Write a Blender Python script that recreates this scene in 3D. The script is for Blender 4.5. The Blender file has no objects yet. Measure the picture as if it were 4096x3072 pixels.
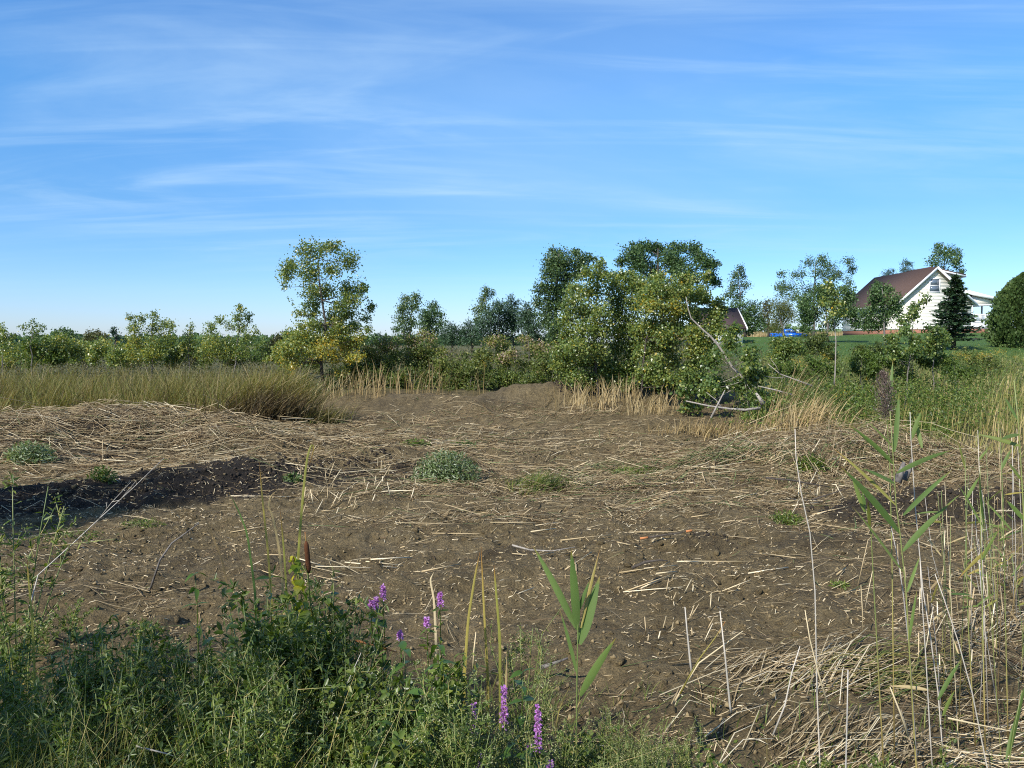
import bpy, math, random
import numpy as np
rng = np.random.default_rng(11)
random.seed(11)
S = bpy.context.scene
C = S.collection

# ------------------------------------------------------------------ camera, sky, sun, exposure
F, CX, CY, CAMZ, PITCH = 769.0, 512.0, 384.0, 2.8, math.atan(42 / 769.0)
cam = bpy.data.cameras.new('camera'); cam_o = bpy.data.objects.new('camera', cam); C.objects.link(cam_o)
cam.sensor_width = 36.0; cam.lens = 36.0 * F / 1024.0
cam.clip_start = 0.05; cam.clip_end = 9000
cam_o.location = (0, 0, CAMZ); cam_o.rotation_euler = (math.pi / 2 - PITCH, 0, 0)
S.camera = cam_o
SUN_EL = math.radians(40); SUN_H = (-0.63, -0.777)            # horizontal direction towards the sun
w = bpy.data.worlds.new('World'); S.world = w; w.use_nodes = True
nt = w.node_tree; nt.nodes.clear(); N = nt.nodes.new; L = nt.links.new
out = N('ShaderNodeOutputWorld'); bg = N('ShaderNodeBackground'); bg.inputs['Strength'].default_value = 0.108
sky = N('ShaderNodeTexSky'); sky.sky_type = 'NISHITA'; sky.sun_disc = False
sky.sun_elevation = SUN_EL; sky.sun_rotation = math.atan2(SUN_H[0], SUN_H[1])
sky.altitude = 200; sky.air_density = 1.0; sky.dust_density = 0.35; sky.ozone_density = 2.2
hs = N('ShaderNodeHueSaturation'); hs.inputs['Saturation'].default_value = 1.16; hs.inputs['Value'].default_value = 1.0
tint = N('ShaderNodeMix'); tint.data_type = 'RGBA'; tint.blend_type = 'MULTIPLY'; tint.inputs[0].default_value = 1.0
tc = N('ShaderNodeTexCoord'); sx = N('ShaderNodeSeparateXYZ'); L(tc.outputs['Generated'], sx.inputs[0])
tr_ = N('ShaderNodeValToRGB'); tr_.color_ramp.elements[0].color = (.60, .72, 1.14, 1); tr_.color_ramp.elements[1].position = .45; tr_.color_ramp.elements[1].color = (.84, 1.06, 1.27, 1)
e_ = tr_.color_ramp.elements.new(.16); e_.color = (.47, .73, .97, 1); e_ = tr_.color_ramp.elements.new(.28); e_.color = (.68, .97, 1.16, 1)
L(sx.outputs[2], tr_.inputs[0]); L(tr_.outputs[0], tint.inputs[7])
L(sky.outputs[0], hs.inputs['Color']); L(hs.outputs[0], tint.inputs[6])
def wm(op, a, b=None, clamp=False):
    n = N('ShaderNodeMath'); n.operation = op; n.use_clamp = clamp
    for i, v in enumerate((a, b)):
        if v is None: continue
        if isinstance(v, (int, float)): n.inputs[i].default_value = v
        else: L(v, n.inputs[i])
    return n.outputs[0]
zz = wm('ADD', wm('MAXIMUM', sx.outputs[2], 0.0), 0.10)
cb = N('ShaderNodeCombineXYZ'); L(wm('DIVIDE', sx.outputs[0], zz), cb.inputs[0]); L(wm('DIVIDE', sx.outputs[1], zz), cb.inputs[1])
def cirrus(rot, scl, nscale, lo, hi, dist, off):
    mp = N('ShaderNodeMapping'); mp.inputs['Rotation'].default_value = (0, 0, rot); mp.inputs['Scale'].default_value = scl
    mp.inputs['Location'].default_value = off
    L(cb.outputs[0], mp.inputs[0])
    n = N('ShaderNodeTexNoise'); n.inputs['Scale'].default_value = nscale; n.inputs['Detail'].default_value = 9
    n.inputs['Roughness'].default_value = 0.55; n.inputs['Distortion'].default_value = dist
    L(mp.outputs[0], n.inputs['Vector'])
    r = N('ShaderNodeMapRange'); r.interpolation_type = 'SMOOTHSTEP'
    r.inputs['From Min'].default_value = lo; r.inputs['From Max'].default_value = hi; L(n.outputs[0], r.inputs['Value'])
    return r.outputs[0]
streak = cirrus(-0.28, (0.24, 1.3, 1), 1.5, 0.44, 0.74, 1.5, (0.4, 1.1, 0))
wisps = cirrus(0.75, (0.40, 1.2, 1), 1.6, 0.42, 0.80, 1.4, (3.1, 0.2, 0))
patch = cirrus(0.2, (0.8, 1, 1), 0.42, 0.34, 0.60, 0.4, (5.0, 2.3, 0))
veil = cirrus(0.6, (0.7, 1, 1), 0.30, 0.40, 0.70, 0.5, (2.2, 12.5, 0))
fac = wm('ADD', wm('ADD', wm('MULTIPLY', wm('MULTIPLY', streak, patch), 0.34), wm('MULTIPLY', wm('MULTIPLY', wisps, patch), 0.42)), wm('MULTIPLY', veil, 0.32), True)
fz_ = N('ShaderNodeMapRange'); fz_.interpolation_type = 'SMOOTHSTEP'; fz_.inputs['From Min'].default_value = 0.0; fz_.inputs['From Max'].default_value = 0.22; L(sx.outputs[2], fz_.inputs['Value']); fac = wm('MULTIPLY', fac, fz_.outputs[0])
cm = N('ShaderNodeMix'); cm.data_type = 'RGBA'; L(fac, cm.inputs[0]); L(tint.outputs[2], cm.inputs[6])
cm.inputs[7].default_value = (3.6, 5.0, 6.4, 1)
L(cm.outputs[2], bg.inputs['Color']); L(bg.outputs[0], out.inputs[0])
sun = bpy.data.lights.new('sun', 'SUN'); sun_o = bpy.data.objects.new('sun', sun); C.objects.link(sun_o)
sun.energy = 4.4; sun.angle = math.radians(0.53); sun.color = (1.0, 0.95, 0.86)
sd = np.array([SUN_H[0] * math.cos(SUN_EL), SUN_H[1] * math.cos(SUN_EL), math.sin(SUN_EL)])
from mathutils import Vector, Matrix
sun_o.rotation_euler = Vector(sd).to_track_quat('Z', 'Y').to_euler(); sun_o.location = (-30, -40, 60)
S.view_settings.view_transform = 'Standard'; S.view_settings.look = 'None'
S.view_settings.exposure = 0.68; S.view_settings.gamma = 1.0; S.view_settings.use_curve_mapping = False
S.cycles.filter_width = 1.1; S.cycles.use_denoising = False
S.cycles.max_bounces = 6; S.cycles.diffuse_bounces = 3; S.cycles.transmission_bounces = 4; S.cycles.transparent_max_bounces = 8

# ------------------------------------------------------------------ numeric helpers
def ss(a, b, x):
    t = np.clip((x - a) / (b - a), 0, 1); return t * t * (3 - 2 * t)
TAB = np.random.default_rng(3).random((256, 256))
def vn(x, y, s=0):
    x = np.asarray(x, float) + s * 17.31; y = np.asarray(y, float) + s * 9.77
    xi = np.floor(x).astype(int); yi = np.floor(y).astype(int); u = x - xi; v = y - yi
    u = u * u * (3 - 2 * u); v = v * v * (3 - 2 * v)
    g = lambda a, b: TAB[a & 255, b & 255]
    return (g(xi, yi) * (1 - u) + g(xi + 1, yi) * u) * (1 - v) + (g(xi, yi + 1) * (1 - u) + g(xi + 1, yi + 1) * u) * v
def fbm(x, y, sc, o=4, s=0):
    r = 0; a = 0.5; q = 0
    for i in range(o):
        r = r + a * (vn(x / sc, y / sc, s + i) - 0.5); sc *= 0.5; a *= 0.55
    return r
# mounds: x, y, half length, half width, angle, height
MOUND = [(-11.2, 20.4, 4.8, 2.2, 0.0, 0.74), (-6.6, 18.6, 1.8, 1.0, 0.2, 0.25), (-13.0, 17.2, 3.0, 2.2, 0.2, 0.40), (-6.2, 14.7, 4.6, 1.0, 0.80, 0.30),
         (-3.2, 17.4, 0.9, 0.35, 0.4, 0.22), (-1.7, 16.6, 0.7, 0.28, 0.1, 0.16), (7.2, 17.2, 2.8, 1.6, 0.25, 0.68), (4.9, 15.6, 2.2, 0.7, 0.3, 0.14),
         (6.1, 12.4, 1.0, 0.55, 0.1, 0.30), (8.0, 12.2, 1.3, 0.7, -0.2, 0.38), (4.4, 10.6, 0.7, 0.35, 0.2, 0.16), (9.5, 14.0, 1.5, 1.0, 0, 0.3),
         (2.75, 10.5, 0.40, 0.26, 0.1, 0.10), (-0.1, 10.0, 0.34, 0.22, 0.1, 0.10), (0.9, 27.2, 2.2, 1.0, 0.3, 0.62), (-1.4, 25.6, 1.6, 0.6, -0.2, 0.30), (-3.4, 26.4, 1.5, .6, .1, .3), (3.6, 25.6, 1.4, .5, -.2, .25),
         (3.2, 9.0, 0.5, 0.3, 0.3, 0.08), (-3.0, 9.4, 0.6, 0.35, 0.3, 0.08), (1.2, 23.6, 1.5, 0.35, 0.25, 0.18), (4.0, 22.2, 1.2, 0.4, -0.1, 0.16)]
def pile_z(x, y):
    q = np.exp(-((x + 9.5) / 6) ** 2 - ((y - 19.6) / 2.8) ** 2) + .6 * np.exp(-((x - 7.6) / 3) ** 2 - ((y - 16.8) / 2) ** 2)
    return q * (.80 * fbm(x, y, 1.5, 3, 41) + .16 * fbm(x, y, .5, 2, 47))
def H(x, y, fine=True):
    x = np.asarray(x, float); y = np.asarray(y, float)
    z = 1.2 * (1 - ss(-0.8, 6.2, y + 0.25 * np.sin(x * 0.9)))
    a = x / np.maximum(y, 8.0)
    zl = np.interp(y, [0, 22, 33, 42, 100, 400, 4000], [0, .12, .35, .8, 1.0, .6, 0])
    zc = np.interp(y, [0, 17, 22, 26, 29, 34, 60, 100, 400, 4000], [0, 0, .22, .62, .95, 1.05, 1.3, 1.4, .8, 0])
    zr = np.interp(y, [0, 17, 24, 30, 36, 60, 88, 104, 116, 170, 400, 4000], [0, .05, .45, .9, 1.25, 2.5, 3.40, 3.42, 2.92, 2.9, 2.6, 1.5])
    wl = 1 - ss(-.36, -.20, a); wr = ss(.05, .28, a)
    z = z + zl * wl + zr * wr + zc * (1 - wl - wr)
    z = z + 0.55 * np.exp(-((x - 50) / 9) ** 2 - ((y - 92) / 14) ** 2)
    z = z - 1.0 * np.exp(-((x - 19.5) / 5) ** 2 - ((y - 75) / 4.5) ** 2)
    for (mx, my, l, wd, an, h) in MOUND:
        c, s = math.cos(an), math.sin(an)
        u = ((x - mx) * c + (y - my) * s) / l; v = (-(x - mx) * s + (y - my) * c) / wd
        z = z + h * np.exp(-(u * u + v * v) ** 1.4)
    m = ss(1.5, 4.5, y) * (1 - ss(27, 34, y)) * (1 - 0.55 * ss(9, 13, np.abs(x)))
    z = z + m * (0.24 * fbm(x, y, 2.4, 3, 1) + .045 * np.sin((y * .82 - x * .35 + 1.2 * fbm(x, y, 3, 2, 6)) * 2.6) * ss(.45, .7, vn(x / 4, y / 4, 19)))
    if fine:
        r = 1 - 2 * np.abs(fbm(x, y, .34, 3, 5)) * 2
        z = z + m * (0.27 * fbm(x, y, .62, 3, 9) + 0.085 * (r - .6)) + pile_z(x, y)
    z = z + (1 - m) * 0.10 * fbm(x, y, 3.0, 3, 4) * ss(5, 30, y)
    return z
def h1(x, y): return float(H(np.array([x]), np.array([y]))[0])
cp, sp = math.cos(PITCH), math.sin(PITCH)
def at(px, py, Y):
    """point of the place at distance Y that the photograph shows at (px, py)"""
    dx = (px - CX) / F; dz = (CY - py) / F
    t = Y / (cp + dz * sp)
    return np.array([dx * t, Y, CAMZ + (dz * cp - sp) * t])
def gx(px, Y): return (px - CX) / F * Y * 1.0 / cp * 0.9985
def gnd(px, py):
    for Y in np.arange(2.5, 60, 0.15):
        p = at(px, py, Y)
        if p[2] < H(p[0], p[1], False): break
    return p[0], p[1]
def unit(v): return v / np.maximum(np.linalg.norm(v, axis=-1, keepdims=True), 1e-9)

# ------------------------------------------------------------------ mesh collector
class MB:
    def __init__(s): s.v = []; s.f = []; s.r = []; s.t = []; s.n = 0
    def add(s, v, faces, r=None, t=None):
        v = np.asarray(v, float).reshape(-1, 3)
        s.v.append(v); s.r.append(np.zeros(len(v)) if r is None else np.broadcast_to(np.asarray(r, float), (len(v),)).copy())
        s.t.append(np.zeros(len(v)) if t is None else np.broadcast_to(np.asarray(t, float), (len(v),)).copy())
        for f in (faces if isinstance(faces, list) else [faces]):
            s.f.append(np.asarray(f, int) + s.n)
        s.n += len(v)
    def box(s, x0, x1, y0, y1, z0, z1, r=0.5):
        v = [(x, y, z) for z in (z0, z1) for y in (y0, y1) for x in (x0, x1)]
        s.add(v, np.array([[0, 2, 3, 1], [4, 5, 7, 6], [0, 1, 5, 4], [2, 6, 7, 3], [0, 4, 6, 2], [1, 3, 7, 5]]), r)
    def bar(s, a, b, wd, dp, up=(0, 0, 1), r=0.5):
        a, b = np.array(a, float), np.array(b, float); d = unit(b - a); sd_ = unit(np.cross(d, up)); u = np.cross(sd_, d)
        o = [sd_ * i * wd / 2 + u * j * dp / 2 for i, j in ((-1, -1), (1, -1), (1, 1), (-1, 1))]
        s.add([a + q for q in o] + [b + q for q in o], np.array([[0, 1, 5, 4], [1, 2, 6, 5], [2, 3, 7, 6], [3, 0, 4, 7], [3, 2, 1, 0], [4, 5, 6, 7]]), r)
    def prism(s, poly, d, r=0.5):
        """polygon (list of 3-D points) pushed along d"""
        p = np.array(poly, float); n = len(p)
        fs = [np.array([list(range(n))[::-1]]), np.array([list(range(n, 2 * n))]), np.array([[i, (i + 1) % n, n + (i + 1) % n, n + i] for i in range(n)])]
        s.add(np.vstack([p, p + np.array(d, float)]), fs, r)
    def tube(s, pts, rad, k=6, r=0.5, cap=True):
        p = np.asarray(pts, float); n = len(p); rad = np.broadcast_to(np.asarray(rad, float), (n,))
        tg = unit(np.gradient(p, axis=0)); ref = np.array([0.31, 0.92, 0.21]); ref = ref if abs(tg[0] @ unit(ref)) < .9 else np.array([1., 0, 0])
        sd_ = unit(np.cross(tg, ref)); up = np.cross(sd_, tg)
        a = np.arange(k) * 2 * math.pi / k
        v = p[:, None, :] + rad[:, None, None] * (np.cos(a)[None, :, None] * sd_[:, None, :] + np.sin(a)[None, :, None] * up[:, None, :])
        i = np.arange(n - 1)[:, None] * k; j = np.arange(k)[None, :]; j2 = (j + 1) % k
        f = np.stack([i + j, i + j2, i + k + j2, i + k + j], -1).reshape(-1, 4)
        fs = [f]
        if cap: fs += [np.array([list(range(k))[::-1]]), np.array([[(n - 1) * k + q for q in range(k)]])]
        s.add(v.reshape(-1, 3), fs, r, np.repeat(np.linspace(0, 1, n), k))
    def sticks(s, p0, p1, r0, r1, rnd, k=3):
        n = len(p0); d = unit(p1 - p0); ref = np.tile([0.0, 0.0, 1.0], (n, 1)); ref[np.abs(d[:, 2]) > .9] = (1, 0, 0)
        sd_ = unit(np.cross(d, ref)); up = np.cross(sd_, d); a = np.arange(k) * 2 * math.pi / k + .5; ring = np.cos(a)[None, :, None] * sd_[:, None, :] + np.sin(a)[None, :, None] * up[:, None, :]
        v = np.stack([p0, p1], 1)[:, :, None, :] + np.stack([r0, r1], 1)[:, :, None, None] * ring[:, None, :, :]
        b = np.arange(n)[:, None] * 2 * k; j = np.arange(k)[None, :]; j2 = (j + 1) % k
        s.add(v.reshape(-1, 3), np.stack([b + j, b + j2, b + k + j2, b + k + j], -1).reshape(-1, 4), np.repeat(rnd, 2 * k), np.tile(np.repeat([0, 1.], k), n))
    def stalks(s, p0, pm, p1, r0, r1, rnd, k=3):
        """many thin stalks in one go, each bent at its middle point"""
        n = len(p0); P = np.stack([p0, pm, p1], 1); R = np.stack([r0, (r0 + r1) / 2, r1], 1)
        d = unit(p1 - p0); ref = np.tile([0.0, 0.0, 1.0], (n, 1)); ref[np.abs(d[:, 2]) > .9] = (1, 0, 0)
        sd_ = unit(np.cross(d, ref)); up = np.cross(sd_, d); a = np.arange(k) * 2 * math.pi / k + .5
        ring = np.cos(a)[None, :, None] * sd_[:, None, :] + np.sin(a)[None, :, None] * up[:, None, :]
        v = P[:, :, None, :] + R[:, :, None, None] * ring[:, None, :, :]
        b = np.arange(n)[:, None, None] * 3 * k; i = np.arange(2)[None, :, None] * k; j = np.arange(k)[None, None, :]; j2 = (j + 1) % k
        f = np.stack([b + i + j, b + i + j2, b + i + k + j2, b + i + k + j], -1).reshape(-1, 4)
        s.add(v.reshape(-1, 3), f, np.repeat(rnd, 3 * k), np.tile(np.repeat([0, .5, 1.], k), n))
    def ribbons(s, P, W, side, rnd, fold=None):
        """P n x k x 3 centre lines, W n x k half widths, side n x 3"""
        n, k = P.shape[:2]; o = side[:, None, :] * W[:, :, None]
        v = np.stack([P - o, P + o], 2).reshape(-1, 3)
        b = np.arange(n)[:, None] * 2 * k; i = np.arange(k - 1)[None, :] * 2
        f = np.stack([b + i, b + i + 1, b + i + 3, b + i + 2], -1).reshape(-1, 4)
        s.add(v, f, np.repeat(rnd, 2 * k), np.tile(np.repeat(np.linspace(0, 1, k), 2), n))
    def leaves(s, tpl, pos, ax, nr, size, rnd):
        T, fs = tpl; n = len(pos); ax = unit(ax); sd_ = unit(np.cross(nr, ax)); nn = np.cross(ax, sd_)
        size = np.broadcast_to(np.asarray(size, float), (n,))
        v = pos[:, None, :] + size[:, None, None] * (T[None, :, 0:1] * ax[:, None, :] + T[None, :, 1:2] * sd_[:, None, :] + T[None, :, 2:3] * nn[:, None, :])
        k = len(T)
        s.add(v.reshape(-1, 3), [(np.arange(n)[:, None, None] * k + f[None]).reshape(-1, f.shape[1]) for f in fs], np.repeat(rnd, k), np.tile(T[:, 0], n))
    def mesh(s, name, mat, off=(0, 0, 0), smooth=False):
        me = bpy.data.meshes.new(name)
        if s.v:
            v = np.vstack(s.v) - np.array(off, float)
            me.vertices.add(len(v)); me.vertices.foreach_set('co', v.astype(np.float32).ravel())
            tot = np.concatenate([np.full(len(f), f.shape[1]) for f in s.f]); idx = np.concatenate([f.ravel() for f in s.f])
            me.loops.add(len(idx)); me.loops.foreach_set('vertex_index', idx.astype(np.int32))
            me.polygons.add(len(tot)); me.polygons.foreach_set('loop_start', (np.cumsum(tot) - tot).astype(np.int32))
            me.polygons.foreach_set('loop_total', tot.astype(np.int32))
            if smooth: me.polygons.foreach_set('use_smooth', np.ones(len(tot), bool))
            for nm, ar in (('rnd', s.r), ('t', s.t)):
                at_ = me.attributes.new(nm, 'FLOAT', 'POINT'); at_.data.foreach_set('value', np.concatenate(ar).astype(np.float32))
            me.update(calc_edges=True); me.validate()
        if mat: me.materials.append(mat)
        return me
    def build(s, name, mat, parent=None, off=(0, 0, 0), smooth=False, kind=None):
        o = bpy.data.objects.new(name, s.mesh(name, mat, off, smooth)); C.objects.link(o)
        if parent is not None: o.parent = parent
        if kind: o['kind'] = kind
        return o
def tag(o, label, cat, group=None, kind=None):
    o['label'] = label
    if cat: o['category'] = cat
    if group: o['group'] = group
    if kind: o['kind'] = kind
    return o
def thing(name, label, cat, loc, group=None):
    o = bpy.data.objects.new(name, None); o.empty_display_size = 0.1; C.objects.link(o); o.location = tuple(float(q) for q in loc)
    return tag(o, label, cat, group)
def copy_tree(o, parent=None):
    c = o.copy(); C.objects.link(c); c.parent = parent
    for ch in o.children: copy_tree(ch, c)
    return c
T_RHOMB = (np.array([(0, 0, 0), (.45, .36, .07), (1, 0, 0), (.45, -.36, .07)]), [np.array([[0, 1, 2], [0, 2, 3]])])
T_POP = (np.array([(0, 0, 0), (.13, .43, .06), (.55, .34, .05), (1, 0, -.06), (.55, -.34, .05), (.13, -.43, .06)]), [np.array([[0, 1, 2, 3], [0, 3, 4, 5]])])
T_LEAF = (np.array([(0, 0, 0), (.34, .43, .07), (1, 0, -.05), (.34, -.43, .07)]), [np.array([[0, 1, 2], [0, 2, 3]])])
T_LANCE = (np.array([(0, 0, 0), (.3, .13, .03), (.7, .10, -.02), (1, 0, -.12), (.7, -.10, -.02), (.3, -.13, .03)]), [np.array([[0, 1, 2, 3], [0, 3, 4, 5]])])
T_OVAL = (np.array([(0, 0, 0), (.25, .24, .05), (.65, .22, .02), (1, 0, -.12), (.65, -.22, .02), (.25, -.24, .05)]), [np.array([[0, 1, 2, 3], [0, 3, 4, 5]])])
T_NEED = (np.array([(0, 0, 0), (.3, .09, 0), (1, 0, 0), (.3, -.09, 0)]), [np.array([[0, 1, 2], [0, 2, 3]])])

# ------------------------------------------------------------------ materials
MATS = {}
def mat_new(name):
    m = bpy.data.materials.new(name); m.use_nodes = True; MATS[name] = m
    nt = m.node_tree; nt.nodes.clear(); o = nt.nodes.new('ShaderNodeOutputMaterial')
    return m, nt, o
def ramp(nt, fac, stops, const=False):
    r = nt.nodes.new('ShaderNodeValToRGB'); r.color_ramp.interpolation = 'CONSTANT' if const else 'LINEAR'
    e = r.color_ramp.elements
    while len(e) > 1: e.remove(e[-1])
    e[0].position = stops[0][0]; e[0].color = (*stops[0][1], 1)
    for p, c in stops[1:]:
        q = e.new(p); q.color = (*c, 1)
    if fac is not None: nt.links.new(fac, r.inputs[0])
    return r.outputs[0]
def noise(nt, sc, det=4, rough=.55, vec=None, dist=0):
    n = nt.nodes.new('ShaderNodeTexNoise'); n.inputs['Scale'].default_value = sc; n.inputs['Detail'].default_value = det
    n.inputs['Roughness'].default_value = rough; n.inputs['Distortion'].default_value = dist
    if vec is not None: nt.links.new(vec, n.inputs['Vector'])
    return n.outputs[0]
def geo_pos(nt): return nt.nodes.new('ShaderNodeNewGeometry').outputs['Position']
def mixc(nt, fac, a, b, mode='MIX'):
    m = nt.nodes.new('ShaderNodeMix'); m.data_type = 'RGBA'; m.blend_type = mode
    for i, v in ((0, fac), (6, a), (7, b)):
        if isinstance(v, (int, float)): m.inputs[i].default_value = v
        elif isinstance(v, tuple): m.inputs[i].default_value = (*v, 1)
        else: nt.links.new(v, m.inputs[i])
    return m.outputs[2]
def attr(nt, nm):
    a = nt.nodes.new('ShaderNodeAttribute'); a.attribute_name = nm; return a.outputs['Fac']
def mth(nt, op, a, b=None, clamp=False):
    n = nt.nodes.new('ShaderNodeMath'); n.operation = op; n.use_clamp = clamp
    for i, v in enumerate((a, b)):
        if v is None: continue
        if isinstance(v, (int, float)): n.inputs[i].default_value = v
        else: nt.links.new(v, n.inputs[i])
    return n.outputs[0]
def principled(nt, col, rough=.7, spec=.3, metal=0):
    p = nt.nodes.new('ShaderNodeBsdfPrincipled')
    if isinstance(col, tuple): p.inputs['Base Color'].default_value = (*col, 1)
    else: nt.links.new(col, p.inputs['Base Color'])
    if isinstance(rough, (int, float)): p.inputs['Roughness'].default_value = rough
    else: nt.links.new(rough, p.inputs['Roughness'])
    p.inputs['Specular IOR Level'].default_value = spec; p.inputs['Metallic'].default_value = metal
    return p
def bump(nt, p, h, strength, dist):
    b = nt.nodes.new('ShaderNodeBump'); b.inputs['Strength'].default_value = strength; b.inputs['Distance'].default_value = dist
    nt.links.new(h, b.inputs['Height']); nt.links.new(b.outputs[0], p.inputs['Normal'])
def leafM(name, stops, trans=.35, rough=.5, spec=.35, base=None, tip=None):
    """leaf colour runs over the per-leaf number rnd; base / tip colours run along the blade"""
    m, nt, o = mat_new(name); c = ramp(nt, attr(nt, 'rnd'), stops)
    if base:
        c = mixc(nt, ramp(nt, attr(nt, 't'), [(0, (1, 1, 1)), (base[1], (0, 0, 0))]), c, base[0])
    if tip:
        c = mixc(nt, ramp(nt, attr(nt, 't'), [(tip[1], (0, 0, 0)), (1, (1, 1, 1))]), c, tip[0])
    n = noise(nt, 1.7, 2, .5, geo_pos(nt)); c = mixc(nt, 1.0, c, ramp(nt, n, [(.3, (.78, .80, .78)), (.7, (1.18, 1.15, 1.1))]), 'MULTIPLY')
    p = principled(nt, c, rough, spec)
    if trans:
        tr = nt.nodes.new('ShaderNodeBsdfTranslucent'); c2 = mixc(nt, 1.0, c, (1.7, 1.6, .7), 'MULTIPLY'); nt.links.new(c2, tr.inputs[0])
        mx = nt.nodes.new('ShaderNodeMixShader'); mx.inputs[0].default_value = trans
        nt.links.new(p.outputs[0], mx.inputs[1]); nt.links.new(tr.outputs[0], mx.inputs[2]); nt.links.new(mx.outputs[0], o.inputs[0])
    else: nt.links.new(p.outputs[0], o.inputs[0])
    return m
def plainM(name, col, rough=.7, spec=.3, metal=0, var=.12, sc=6, bmp=0):
    m, nt, o = mat_new(name)
    n = noise(nt, sc, 5, .6, geo_pos(nt))
    c = mixc(nt, 1.0, col, ramp(nt, n, [(.25, (1 - var,) * 3), (.75, (1 + var,) * 3)]), 'MULTIPLY')
    p = principled(nt, c, rough, spec, metal)
    if bmp: bump(nt, p, n, .6, bmp)
    nt.links.new(p.outputs[0], o.inputs[0]); return m
def barkM(name, a, b):
    m, nt, o = mat_new(name); mp = nt.nodes.new('ShaderNodeMapping'); mp.inputs['Scale'].default_value = (1, 1, .22)
    nt.links.new(geo_pos(nt), mp.inputs[0]); n = noise(nt, 28, 5, .65, mp.outputs[0])
    p = principled(nt, ramp(nt, n, [(.3, a), (.7, b)]), .85, .2); bump(nt, p, n, .8, .01); nt.links.new(p.outputs[0], o.inputs[0]); return m

POPLAR = leafM('poplar_leaf', [(0, (.060, .105, .026)), (.3, (.125, .190, .052)), (.55, (.215, .255, .066)), (.75, (.32, .31, .065)), (.88, (.46, .37, .05)), (1, (.50, .31, .03))], .38, .36, .6)
POPDK = leafM('cottonwood_leaf', [(0, (.030, .058, .023)), (.4, (.066, .115, .038)), (.8, (.125, .18, .060)), (1, (.21, .25, .10))], .28, .45, .4)
MAPLE = leafM('maple_leaf', [(0, (.030, .062, .024)), (.4, (.064, .120, .040)), (.8, (.115, .18, .060)), (1, (.19, .24, .08))], .28, .5, .35)
WILLOW = leafM('willow_leaf', [(0, (.07, .09, .025)), (.5, (.13, .15, .04)), (1, (.20, .21, .07))], .35, .5)
OLIVE = leafM('olive_leaf', [(0, (.05, .06, .02)), (.5, (.10, .10, .04)), (1, (.17, .15, .07))], .3, .55)
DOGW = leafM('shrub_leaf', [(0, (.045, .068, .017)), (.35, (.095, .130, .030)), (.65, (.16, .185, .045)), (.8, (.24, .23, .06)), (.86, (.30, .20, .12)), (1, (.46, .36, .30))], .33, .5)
PINE = leafM('pine_needle', [(0, (.018, .042, .022)), (.5, (.042, .085, .042)), (1, (.085, .14, .07))], .15, .5)
SPRUCE = leafM('spruce_needle', [(0, (.014, .034, .016)), (.5, (.034, .070, .032)), (1, (.075, .125, .055))], .12, .5)
CEDAR = leafM('cedar_scale', [(0, (.028, .055, .015)), (.5, (.060, .105, .028)), (1, (.115, .165, .045))], .2, .55)
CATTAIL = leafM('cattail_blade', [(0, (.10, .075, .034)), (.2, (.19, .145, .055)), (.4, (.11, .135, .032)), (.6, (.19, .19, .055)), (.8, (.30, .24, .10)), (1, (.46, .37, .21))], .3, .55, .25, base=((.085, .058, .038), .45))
MARSH = leafM('marsh_grass', [(0, (.07, .115, .026)), (.3, (.135, .180, .045)), (.55, (.22, .225, .065)), (.75, (.34, .28, .10)), (1, (.46, .36, .18))], .3, .5)
DRYREED = leafM('dry_reed', [(0, (.17, .12, .06)), (.3, (.30, .22, .10)), (.6, (.44, .34, .18)), (1, (.58, .49, .33))], .15, .6, .25)
WEED = leafM('weed_leaf', [(0, (.035, .064, .012)), (.4, (.080, .130, .024)), (.75, (.135, .185, .036)), (1, (.22, .23, .06))], .33, .45)
DARKWEED = leafM('bank_weed_leaf', [(0, (.035, .060, .010)), (.4, (.075, .120, .018)), (.75, (.125, .175, .028)), (1, (.20, .23, .045))], .33, .38, .5)
BROAD = leafM('broad_leaf', [(0, (.032, .070, .012)), (.5, (.060, .120, .018)), (1, (.12, .19, .028))], .35, .35, .5)
YELLOW = leafM('yellow_leaf', [(0, (.13, .19, .02)), (.5, (.27, .28, .03)), (1, (.42, .38, .04))], .45, .45)
REEDLF = leafM('reed_leaf', [(0, (.10, .165, .045)), (.5, (.14, .205, .055)), (1, (.19, .24, .06))], .4, .55, .3, tip=((.30, .20, .05), .85))
REEDYL = leafM('reed_leaf_yellow', [(0, (.16, .20, .05)), (.5, (.26, .25, .06)), (1, (.36, .28, .08))], .35, .45, .4, tip=((.35, .16, .05), .75))
REEDST = leafM('reed_stem_green', [(0, (.12, .17, .05)), (1, (.22, .24, .08))], 0, .45, base=((.38, .27, .10), .5))
GREYST = leafM('reed_stem_grey', [(0, (.30, .28, .27)), (.5, (.42, .39, .35)), (1, (.52, .46, .38))], 0, .6)
PLUMEM = leafM('plume_fluff', [(0, (.05, .035, .03)), (.5, (.12, .085, .075)), (.85, (.22, .17, .15)), (1, (.6, .56, .53))], .2, .8)
CATBR = plainM('cattail_spike', (.085, .035, .016), .9, .1, 0, .25, 160, .004)
PETAL = leafM('loosestrife_petal', [(0, (.34, .10, .46)), (.5, (.52, .22, .66)), (1, (.66, .38, .78))], .4, .5)
GOLD = leafM('goldenrod_flower', [(0, (.26, .19, .03)), (.6, (.42, .30, .035)), (1, (.52, .40, .06))], .3, .6)
STRAW = leafM('straw', [(0, (.055, .036, .022)), (.13, (.16, .105, .055)), (.30, (.26, .19, .10)), (.5, (.40, .31, .18)), (.72, (.56, .46, .29)), (.85, (.72, .63, .46)), (.86, (.10, .14, .05)), (1, (.15, .19, .07))], 0, .6, .25)
BARK = barkM('grey_bark', (.055, .048, .042), (.22, .20, .18))
PALEBARK = barkM('pale_bark', (.16, .14, .115), (.40, .36, .31))
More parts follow.
